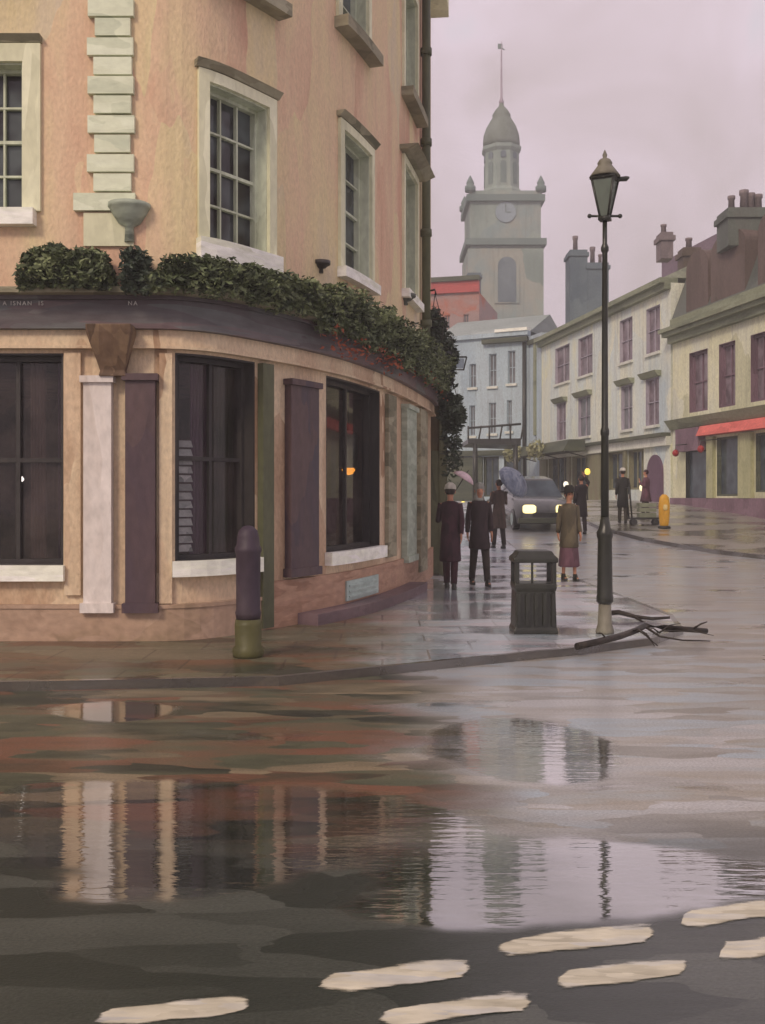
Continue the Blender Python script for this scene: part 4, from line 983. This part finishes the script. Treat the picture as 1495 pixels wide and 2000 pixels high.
m = MB(); m.lathe((tx, ty, 0), [(2.0, 29.9), (2.0, 30.7), (1.75, 31.0), (1.7, 34.4), (1.95, 34.7), (1.95, 35.0), (1.7, 35.1)], 8, off=R(22.5))
for fc in m.bm.faces: fc.smooth = False
ln = m.build('lantern_stage', M['tower'], tw)
for k in range(8):
    an = k * math.pi / 4
    for (z0_, z1_, w_, mt) in ((31.3, 33.4, .55, 'towerdark'), (33.7, 34.35, .5, 'chim')):
        m = MB(); ring = [(-w_ / 2, z0_)] + [(-w_ / 2 * math.cos(math.pi * j / 8), z1_ - w_ / 2 + w_ / 2 * math.sin(math.pi * j / 8)) for j in range(9)] + [(w_ / 2, z0_)]
        rr_ = 1.66; cs_, sn_ = math.cos(an), math.sin(an)
        fr_ = [m.bm.verts.new((tx + cs_ * rr_ - sn_ * q, ty + sn_ * rr_ + cs_ * q, z)) for q, z in ring]; bk = [m.bm.verts.new((tx + cs_ * (rr_ - .3) - sn_ * q, ty + sn_ * (rr_ - .3) + cs_ * q, z)) for q, z in ring]
        m.bm.faces.new(fr_)
        for j in range(len(ring) - 1): m.bm.faces.new((fr_[j], fr_[j + 1], bk[j + 1], bk[j]))
        m.build('opening', M[mt], ln)
m = MB(); m.lathe((tx, ty, 0), [(1.75, 35.05), (1.78, 35.5), (1.72, 36.2), (1.45, 37.0), (1.1, 37.6), (.85, 38.0), (.9, 38.2), (.6, 38.7), (.25, 39.1), (.2, 39.4)], 16); m.build('dome', M['dome'], tw)
m = MB(); m.lathe((tx, ty, 0), [(.2, 39.3), (.26, 39.5), (.11, 39.9), (.07, 44.2), (.03, 45.3)], 8); sp_ = m.build('spire', M['spire'], tw)
m = MB(); m.box(tx - .35, tx + .1, ty - .03, ty + .03, 44.6, 45.1); m.tube([(tx - .3, ty, 44.9), (tx + .3, ty, 44.5)], .05, 6); m.build('weathervane', M['towerdark'], sp_)

# ------------------------------------------------------------------ PEOPLE
def cloth(n, r, g, b): return paint(n, [A(r * .8, g * .8, b * .8), A(r, g, b), A(min(255, r * 1.2), min(255, g * 1.2), min(255, b * 1.2))], (4, 4, 1.2), .8, .3, vor=3)
def person(label, px, D, H=1.72, rz=0, coat=(50, 34, 42), hem=.55, legs=(40, 36, 40), hair=(60, 52, 46), hat=None, stride=.16, armL=0, armR=0, skirt=False, group='people walking in the wet street', lift=None, headcol=None):
    """armL/armR: 0 hanging, 1 raised hand in front (holding), 2 raised overhead"""
    x = X(px, D); k = H / 1.72
    onp = x < 3.5 or (x > 6.5)
    zg = tz(D) + (PH if x < 3.5 else (.10 if x > 6.4 else 0))
    t = thing('person', label, 'person', (x, D, zg), group, rz)
    t.scale = (k * .86, k * .9, k)
    V_ = []; E_ = []; Rr = []
    def v(p, r, par=None):
        V_.append(p); Rr.append(r)
        if par is not None: E_.append((par, len(V_) - 1))
        return len(V_) - 1
    pel = v((0, 0, .93), .125); sp1 = v((0, 0, 1.1), .115, pel); ch = v((0, .01, 1.3), .135, sp1); nb = v((0, .01, 1.44), .065, ch)
    nk = v((0, 0, 1.5), .05, nb); hd = v((0, -.01, 1.57), .078, nk); h2 = v((0, -.005, 1.63), .088, hd); ht_ = v((0, .005, 1.69), .06, h2)
    no = v((0, -.1, 1.585), .018, hd)
    wrists = {}
    arms = {}
    for s, mode in ((-1, armR), (1, armL)):
        sh = v((s * .17, .01, 1.38), .058, ch)
        if mode == 0: e, w = (s * .225, .03, 1.12), (s * .22, -.09 * s, .9); dr = Vector((0, -.25, -1))
        elif mode == 1: e, w = (s * .235, -.02, 1.14), (s * .14, -.22, 1.26); dr = Vector((-s * .2, -.2, 1))
        else: e, w = (s * .27, -.04, 1.5), (s * .14, -.06, 1.68); dr = Vector((-s * .4, 0, 1))
        el_ = v(e, .043, sh); wr = v(w, .028, el_); dr.normalize()
        W_ = Vector(w); side = Vector((0, 1, 0)) if mode == 0 else Vector((s, 0, 0))
        pm = v(tuple(W_ + dr * .06), .027, wr)
        for q, ln_ in ((-.028, .058), (-.01, .068), (.01, .064), (.027, .05)):
            k1 = v(tuple(W_ + dr * .10 + side * q), .009, pm); k2 = v(tuple(W_ + dr * (.10 + ln_ * .6) + side * q + Vector((-s * .01, 0, 0))), .008, k1); v(tuple(W_ + dr * (.10 + ln_) + side * q + Vector((-s * .02, 0, 0))), .007, k2)
        th = v(tuple(W_ + dr * .05 - side * .036), .010, pm); v(tuple(W_ + dr * .09 - side * .05), .008, th)
        wrists[s] = tuple(W_ + dr * .10); arms[s] = ((s * .17, .01, 1.38), e, w)
    leg = {}
    for s in (-1, 1):
        st = stride * s
        hp = v((s * .085, 0, .88), .09, pel); kn = v((s * .09, -st * .5 - .02, .49), .058, hp); an_ = v((s * .09, -st, .09), .038, kn); hl = v((s * .09, -st - .06, .045), .038, an_); v((s * .095, -st - .16, .035), .03, hl)
        leg[s] = ((s * .085, 0, .9), (s * .09, -st * .5 - .02, .49), (s * .09, -st, .09))
    me = bpy.data.meshes.new('body'); me.from_pydata(V_, E_, []); o = bpy.data.objects.new('body', me); COL.objects.link(o); o.parent = t
    sk = o.modifiers.new('skin', 'SKIN'); sk.use_smooth_shade = True
    me.skin_vertices.new() if not me.skin_vertices else None
    for i, r in enumerate(Rr): me.skin_vertices[0].data[i].radius = (r, r); 
    me.skin_vertices[0].data[0].use_root = True
    ss = o.modifiers.new('subsurf', 'SUBSURF'); ss.levels = 1; ss.render_levels = 1
    me.materials.append(M['skin'])
    cm = cloth('coat_cloth', *coat); lm = cloth('leg_cloth', *legs)
    m = MB()
    m.loft([(0, .01, 1.455, .075, .075), (0, .01, 1.43, .15, .10), (0, .01, 1.38, .2, .135), (0, .01, 1.25, .195, .15), (0, 0, 1.08, .165, .14), (0, 0, .95, .185, .155), (0, 0, .8, .195, .165 + stride * .2), (0, 0, hem + .02, .21, .18 + stride * .45), (0, 0, hem, .19, .16 + stride * .4)], 18)
    for s in (-1, 1):
        a, b, c = [Vector(q) for q in arms[s]]
        m.tube([a + Vector((-s * .05, 0, -.01)), a, a.lerp(b, .5), b, b.lerp(c, .5), c.lerp(b, .05)], [.07, .078, .068, .06, .053, .046], 12)
    m.build('coat', cm, t, local=True)
    m = MB()
    if skirt: m.loft([(0, 0, .95, .17, .15), (0, 0, .6, .2, .2), (0, 0, .28, .23, .24), (0, 0, .26, .2, .2)], 16)
    else:
        for s in (-1, 1):
            a, b, c = leg[s]; m.tube([a, b, c], [.105, .078, .062], 12)
    m.build('skirt' if skirt else 'trousers', lm, t, local=True)
    for s in (-1, 1):
        m = MB(); c = leg[s][2]; m.loft([(c[0], c[1] - .05, .0, .05, .13), (c[0], c[1] - .05, .03, .053, .135), (c[0], c[1] - .02, .08, .045, .08), (c[0], c[1], .13, .045, .05)], 12); m.build('shoe', M['iron'], t, local=True)
    m = MB(); m.loft([(0, .03, 1.56, .07, .05), (0, .03, 1.6, .098, .085), (0, .022, 1.65, .1, .095), (0, .01, 1.7, .078, .075), (0, .005, 1.725, .03, .03)], 14); m.build('hair', cloth('hair', *hair), t, local=True)
    m = MB()
    for s in (-1, 1): m.ball((s * .032, -.083, 1.618), .011, 6)
    m.build('eyes', M['eye'], t, local=True)
    m = MB()
    for s in (-1, 1): m.loft([(s * .088, .0, 1.575, .008, .012), (s * .095, .0, 1.6, .012, .02), (s * .092, .0, 1.63, .008, .014)], 8)
    m.build('ears', M['skin'], t, local=True)
    m = MB(); m.loft([(0, -.082, 1.545, .02, .01), (0, -.084, 1.55, .024, .012), (0, -.082, 1.556, .018, .01)], 8); m.build('mouth', M['redbrick'], t, local=True)
    if hat:
        kind_, hc = hat; m = MB(); hm = cloth('hat', *hc)
        if kind_ == 'brim': m.loft([(0, 0, 1.665, .2, .2), (0, 0, 1.675, .205, .205), (0, 0, 1.685, .115, .115), (0, 0, 1.76, .11, .11), (0, 0, 1.8, .07, .07)], 18)
        elif kind_ == 'cap': m.loft([(0, -.02, 1.645, .112, .13), (0, 0, 1.665, .115, .12), (0, .01, 1.72, .1, .1), (0, .01, 1.76, .04, .04)], 16)
        else: m.loft([(0, .03, 1.44, .12, .11), (0, .04, 1.5, .1, .085), (0, .035, 1.58, .105, .09), (0, .02, 1.66, .112, .11), (0, .01, 1.73, .08, .08), (0, .01, 1.75, .03, .03)], 16)
        m.build('hat' if kind_ != 'hood' else 'hood', hm, t, local=True)
    mw = Matrix.Translation(t.location) @ Matrix.Rotation(rz, 4, 'Z') @ Matrix.Diagonal((k * .86, k * .9, k, 1))
    return t, {s: mw @ Vector(w) for s, w in wrists.items()}
def umbrella(label, hand, top, r, mat, tilt=(0, 0)):
    h = Vector(hand); tp = Vector(top)
    ax = (tp - h).normalized()
    q = ax.to_track_quat('Z', 'Y').to_matrix().to_4x4()
    t = thing('umbrella', label, 'umbrella', tuple(h), 'umbrellas held up')
    m = MB(); m.tube([h - ax * .12, tp + ax * .06], .009, 8); m.tube([h - ax * .14, h - ax * .05], .016, 8); m.build('shaft', M['iron'], t)
    m = MB(); n = 8; rings = []
    for i in range(7):
        a = i / 6; rings.append([m.bm.verts.new(tp + (q @ Vector((r * math.sin(a * 1.2) / math.sin(1.2) * math.cos(j * math.pi / n) * (1 if j % 2 == 0 else 1 - .05 * a), r * math.sin(a * 1.2) / math.sin(1.2) * math.sin(j * math.pi / n) * (1 if j % 2 == 0 else 1 - .05 * a), -r * .55 * (1 - math.cos(a * 1.2)) / (1 - math.cos(1.2)) )))) for j in range(2 * n)]) if i else rings.append(None)
    c0 = m.bm.verts.new(tp)
    for j in range(2 * n): m.bm.faces.new((c0, rings[1][j], rings[1][(j + 1) % (2 * n)])).smooth = True
    for a, b in zip(rings[1:], rings[2:]):
        for j in range(2 * n): m.bm.faces.new((a[j], b[j], b[(j + 1) % (2 * n)], a[(j + 1) % (2 * n)])).smooth = True
    o = m.build('canopy', mat, t); sd = o.modifiers.new('solid', 'SOLIDIFY'); sd.thickness = .006
M['umbpink'] = paint('pink_white_umbrella', [A(196, 168, 176), A(214, 192, 196)], (6, 6, 2), .6, .2)
M['umbblue'] = paint('blue_grey_umbrella', [A(92, 102, 118), A(126, 136, 152), A(150, 158, 168)], (8, 8, 3), .5, .2)
p, w = person('person in a dark maroon coat and pale cap close beside the porch', 880, 17.0, 1.72, R(170), (58, 34, 42), .45, (64, 36, 42), hat=('cap', (196, 192, 180)), armL=1, stride=.2)
umbrella('small pale pink umbrella held beside the person in the pale cap', w[1], (X(912, 17.2), 17.2, Z(924, 17.2)), .2, M['umbpink'])
p, w = person('person in a long dark brown coat and grey hood striding along the pavement', 937, 17.6, 1.74, R(10), (54, 42, 44), .62, (52, 46, 40), hat=('hood', (150, 152, 144)), stride=.24)
p, w = person('person in brown-grey coat behind, walking under the blue-grey umbrella', 975, 26.0, 1.75, R(200), (84, 70, 62), .5, (62, 56, 52), armL=1, armR=1, stride=.14)
umbrella('tilted blue-grey umbrella above the grey car bonnet', w[-1] if w[-1].x > w[1].x else w[1], (X(1016, 25.8), 25.8, Z(930, 25.8)), .48, M['umbblue'])
p, w = person('person in olive coat and dark brimmed hat walking behind the litter bin', 1112, 18.6, 1.66, R(15), (92, 84, 66), .62, (104, 74, 84), hat=('brim', (36, 34, 30)), skirt=True, stride=.1, armR=0)
p, w = person('distant person in black left of the lamp post with one arm raised', 1136, 30.0, 1.72, R(190), (40, 34, 34), .5, (50, 42, 40), armR=2, stride=.12)
p, w = person('distant person with pale hat and black coat right of the lamp post', 1217, 32.0, 1.7, R(180), (40, 40, 36), .5, (70, 66, 54), hat=('cap', (206, 202, 190)), stride=.1)
p, w = person('distant person in plum jacket bending hands over the black trolley', 1262, 33.2, 1.6, R(250), (92, 62, 72), .6, (64, 58, 54), hair=(58, 34, 40), armL=1, armR=1, stride=.1)

# trolley
D = 31.5; zg = tz(D) + .0; x0 = X(1230, D); x1 = X(1288, D)
if (x0 > 6.4): zg += .10
t = thing('hand_trolley', 'black flat trolley with upright handle standing beside the plum-jacketed person', 'trolley', ((x0 + x1) / 2, D, zg))
m = MB(); m.box(x0, x1, D - .22, D + .22, zg + .17, zg + .23); m.build('deck', M['iron'], t)
m = MB(); m.tube([(x0 + .03, D - .2, zg + .2), (x0 - .05, D - .2, zg + 1.15), (x0 - .05, D + .2, zg + 1.15), (x0 + .03, D + .2, zg + .2)], .028, 8); m.build('handle', M['iron'], t)
for xx in (x0 + .12, x1 - .12):
    for yy in (-.17, .17):
        m = MB(); bmesh.ops.create_cone(m.bm, segments=16, radius1=.085, radius2=.085, depth=.05, cap_ends=True, matrix=Matrix.Translation((xx, D + yy, zg + .085)) @ Matrix.Rotation(R(90), 4, 'X')); m.build('wheel', M['iron'], t)
t = thing('crate', 'grey-green crate standing on the black trolley', 'crate', (X(1262, D), D, zg + .23))
m = MB(); xa, xb = X(1247, D), X(1280, D)
for z_ in (.25, .40, .55): m.box(xa, xb, D - .18, D - .15, zg + z_, zg + z_ + .12); m.box(xa, xb, D + .15, D + .18, zg + z_, zg + z_ + .12); m.box(xa, xa + .03, D - .15, D + .15, zg + z_, zg + z_ + .12); m.box(xb - .03, xb, D - .15, D + .15, zg + z_, zg + z_ + .12)
m.build('sides', M['olivetrim'], t)
m = MB(); m.box(xa, xb, D - .18, D + .18, zg + .232, zg + .25); m.build('bottom', M['olivetrim'], t)
# yellow bollard
D = 30.6; x = X(1298, D); zg = tz(D) + .10
t = thing('traffic_bollard', 'bright yellow rounded traffic bollard beside the trolley', 'bollard', (x, D, zg))
M['yellow'] = paint('yellow_plastic', [A(206, 146, 28), A(220, 168, 50)], V, .4, .1); M['paleyel'] = paint('pale_panel', [A(222, 196, 120), A(228, 206, 140)], V, .4, 0)
m = MB(); m.lathe((x, D, zg), [(.10, 0), (.14, .12), (.165, .4), (.17, .7), (.14, .92), (.06, 1.01)], 18, sy=.6); bo = m.build('body', M['yellow'], t)
m = MB(); m.lathe((x, D - .12, zg + .62), [(.02, -.09), (.06, -.06), (.07, 0), (.06, .06), (.02, .09)], 14, sy=.3); m.build('panel', M['paleyel'], bo)
m = MB(); m.lathe((x, D, zg), [(.19, -.01), (.19, .04), (.15, .07)], 18); m.build('base', M['iron'], t)

# car
D = 32.5; x = X(1038, D); zg = tz(D)
car = thing('parked_car', 'dark grey car facing down the street with lit headlamps', 'car', (x, D, zg))
M['carpaint'] = paint('grey_car_paint', [A(70, 72, 72), A(88, 90, 88)], V, .25, .0, spec=.6, coat=.5)
sl_ = math.atan2(tz(D + 2) - tz(D - 2), 4)
m = MB()   # sections along Y: (y, half width, z bottom, z top)
secs = [(-2.0, .70, .35, .66), (-1.9, .82, .22, .78), (-1.2, .86, .2, .93), (-.75, .87, .2, .98), (.9, .87, .2, 1.0), (1.7, .84, .22, .98), (1.95, .76, .35, .9)]
def ringc(y, w, zb, zt): return [m.bm.verts.new(q) for q in ((-w * .95, y, zb), (-w, y, zb + (zt - zb) * .45), (-w * .97, y, zt - .05), (-w * .86, y, zt), (w * .86, y, zt), (w * .97, y, zt - .05), (w, y, zb + (zt - zb) * .45), (w * .95, y, zb))]
rg = [ringc(*q) for q in secs]; m._skin(rg, True); body = m.build('body', M['carpaint'], car, local=True)
m = MB(); cab = [(-.85, .72, .97), (-.25, .62, 1.42), (.85, .62, 1.45), (1.6, .7, .99)]
rg = [[m.bm.verts.new((-w, y, z)), m.bm.verts.new((w, y, z))] for y, w, z in cab]
lo = [[m.bm.verts.new((-.78, y, .95)), m.bm.verts.new((.78, y, .95))] for y in (-.9, -.3, .9, 1.65)]
for i in range(3):
    m.bm.faces.new((rg[i][0], rg[i][1], rg[i + 1][1], rg[i + 1][0]))
    for s in (0, 1): m.bm.faces.new((lo[i][s], lo[i + 1][s], rg[i + 1][s], rg[i][s]))
m.build('cabin', M['glassD'], car, local=True)
m = MB(); m.hexa([(-.63, -.27, 1.41), (.63, -.27, 1.41), (.63, .87, 1.44), (-.63, .87, 1.44), (-.58, -.2, 1.47), (.58, -.2, 1.47), (.58, .8, 1.49), (-.58, .8, 1.49)]); m.build('roof', M['carpaint'], car, local=True, bevel=.02)
hl = glow('headlamp_light', A(246, 226, 150), 1.5)
for s in (-1, 1):
    m = MB(); m.loft([(s * .5, -2.0, .56, .14, .05), (s * .5, -2.02, .6, .2, .06), (s * .5, -2.0, .76, .2, .06), (s * .5, -1.95, .8, .14, .04)], 14); m.build('headlight', hl, car, local=True)
    m = MB(); m.loft([(s * .98, -.65, 1.0, .06, .05), (s * .98, -.65, 1.06, .1, .06), (s * .98, -.65, 1.12, .07, .05)], 10); m.build('wing_mirror', M['carpaint'], car, local=True)
    for yy in (-1.3, 1.25):
        m = MB(); bmesh.ops.create_cone(m.bm, segments=24, radius1=.31, radius2=.31, depth=.2, cap_ends=True, matrix=Matrix.Translation((s * .77, yy, .31)) @ Matrix.Rotation(R(90), 4, 'Y')); wl = m.build('wheel', M['iron'], car, local=True)
        m = MB(); bmesh.ops.create_cone(m.bm, segments=16, radius1=.19, radius2=.17, depth=.02, cap_ends=True, matrix=Matrix.Translation((s * .88, yy, .31)) @ Matrix.Rotation(R(90), 4, 'Y')); m.build('rim', M['ventblue'], wl, local=True)
m = MB(); m.box(-.4, .4, -2.03, -1.98, .45, .58); m.build('grille', M['iron'], car, local=True)
m = MB(); m.box(-.83, .83, -2.06, -1.9, .26, .42); m.build('bumper', M['darktrim'], car, local=True, bevel=.03)
car.rotation_euler = (sl_, 0, R(4))

# little lamps along the far shopfronts
for (px, py, D, c, lb) in ((905, 985, 46, (236, 214, 110), 'small yellow street lantern left of the striding person'), (1062, 943, 49, (230, 205, 110), 'small yellow lamp left of the olive shop window'), (1106, 946, 49, (226, 220, 200), 'small white lamp in front of the olive shop pier'),
                              (1148, 921, 45, (236, 206, 90), 'small amber lamp beside the lamp post'), (1256, 952, 38, (226, 212, 170), 'pale lamp left of the plum arched door'), (953, 986, 46, (230, 214, 150), 'tiny yellow lantern right of the striding person')):
    x = X(px, D); z = Z(py, D); zg = tz(D)
    t = thing('street_lantern', lb, 'lamp', (x, D, zg), 'small lit lanterns along the far shops')
    m = MB(); m.lathe((x, D, z), [(.03, -.15), (.11, -.1), (.13, 0), (.1, .1), (.02, .16)], 10); m.build('globe', glow('lantern_light', A(*c), .9), t)
    m = MB(); m.tube([(x, D, zg), (x, D, z - .12)], [.04, .025], 6); m.tube([(x, D, z + .14), (x, D, z + .2)], .05, 6); m.build('post', M['iron'], t)

# ------------------------------------------------------------------ CAMERA
cd = bpy.data.cameras.new('camera'); co = bpy.data.objects.new('camera', cd); COL.objects.link(co)
co.location = (0, 0, EYE); co.rotation_euler = (R(90), 0, 0)
cd.sensor_fit = 'HORIZONTAL'; cd.sensor_width = 36; cd.lens = 36 * F / 1495.0
cd.shift_x = (747.5 - CX) / 1495.0; cd.shift_y = -(1000 - HY) / 1495.0
cd.clip_end = 3000; cd.clip_start = .05
S.camera = co
S.render.engine = 'CYCLES'
S.cycles.use_denoising = True
S.cycles.max_bounces = 6; S.cycles.transparent_max_bounces = 8
S.cycles.sample_clamp_indirect = 6
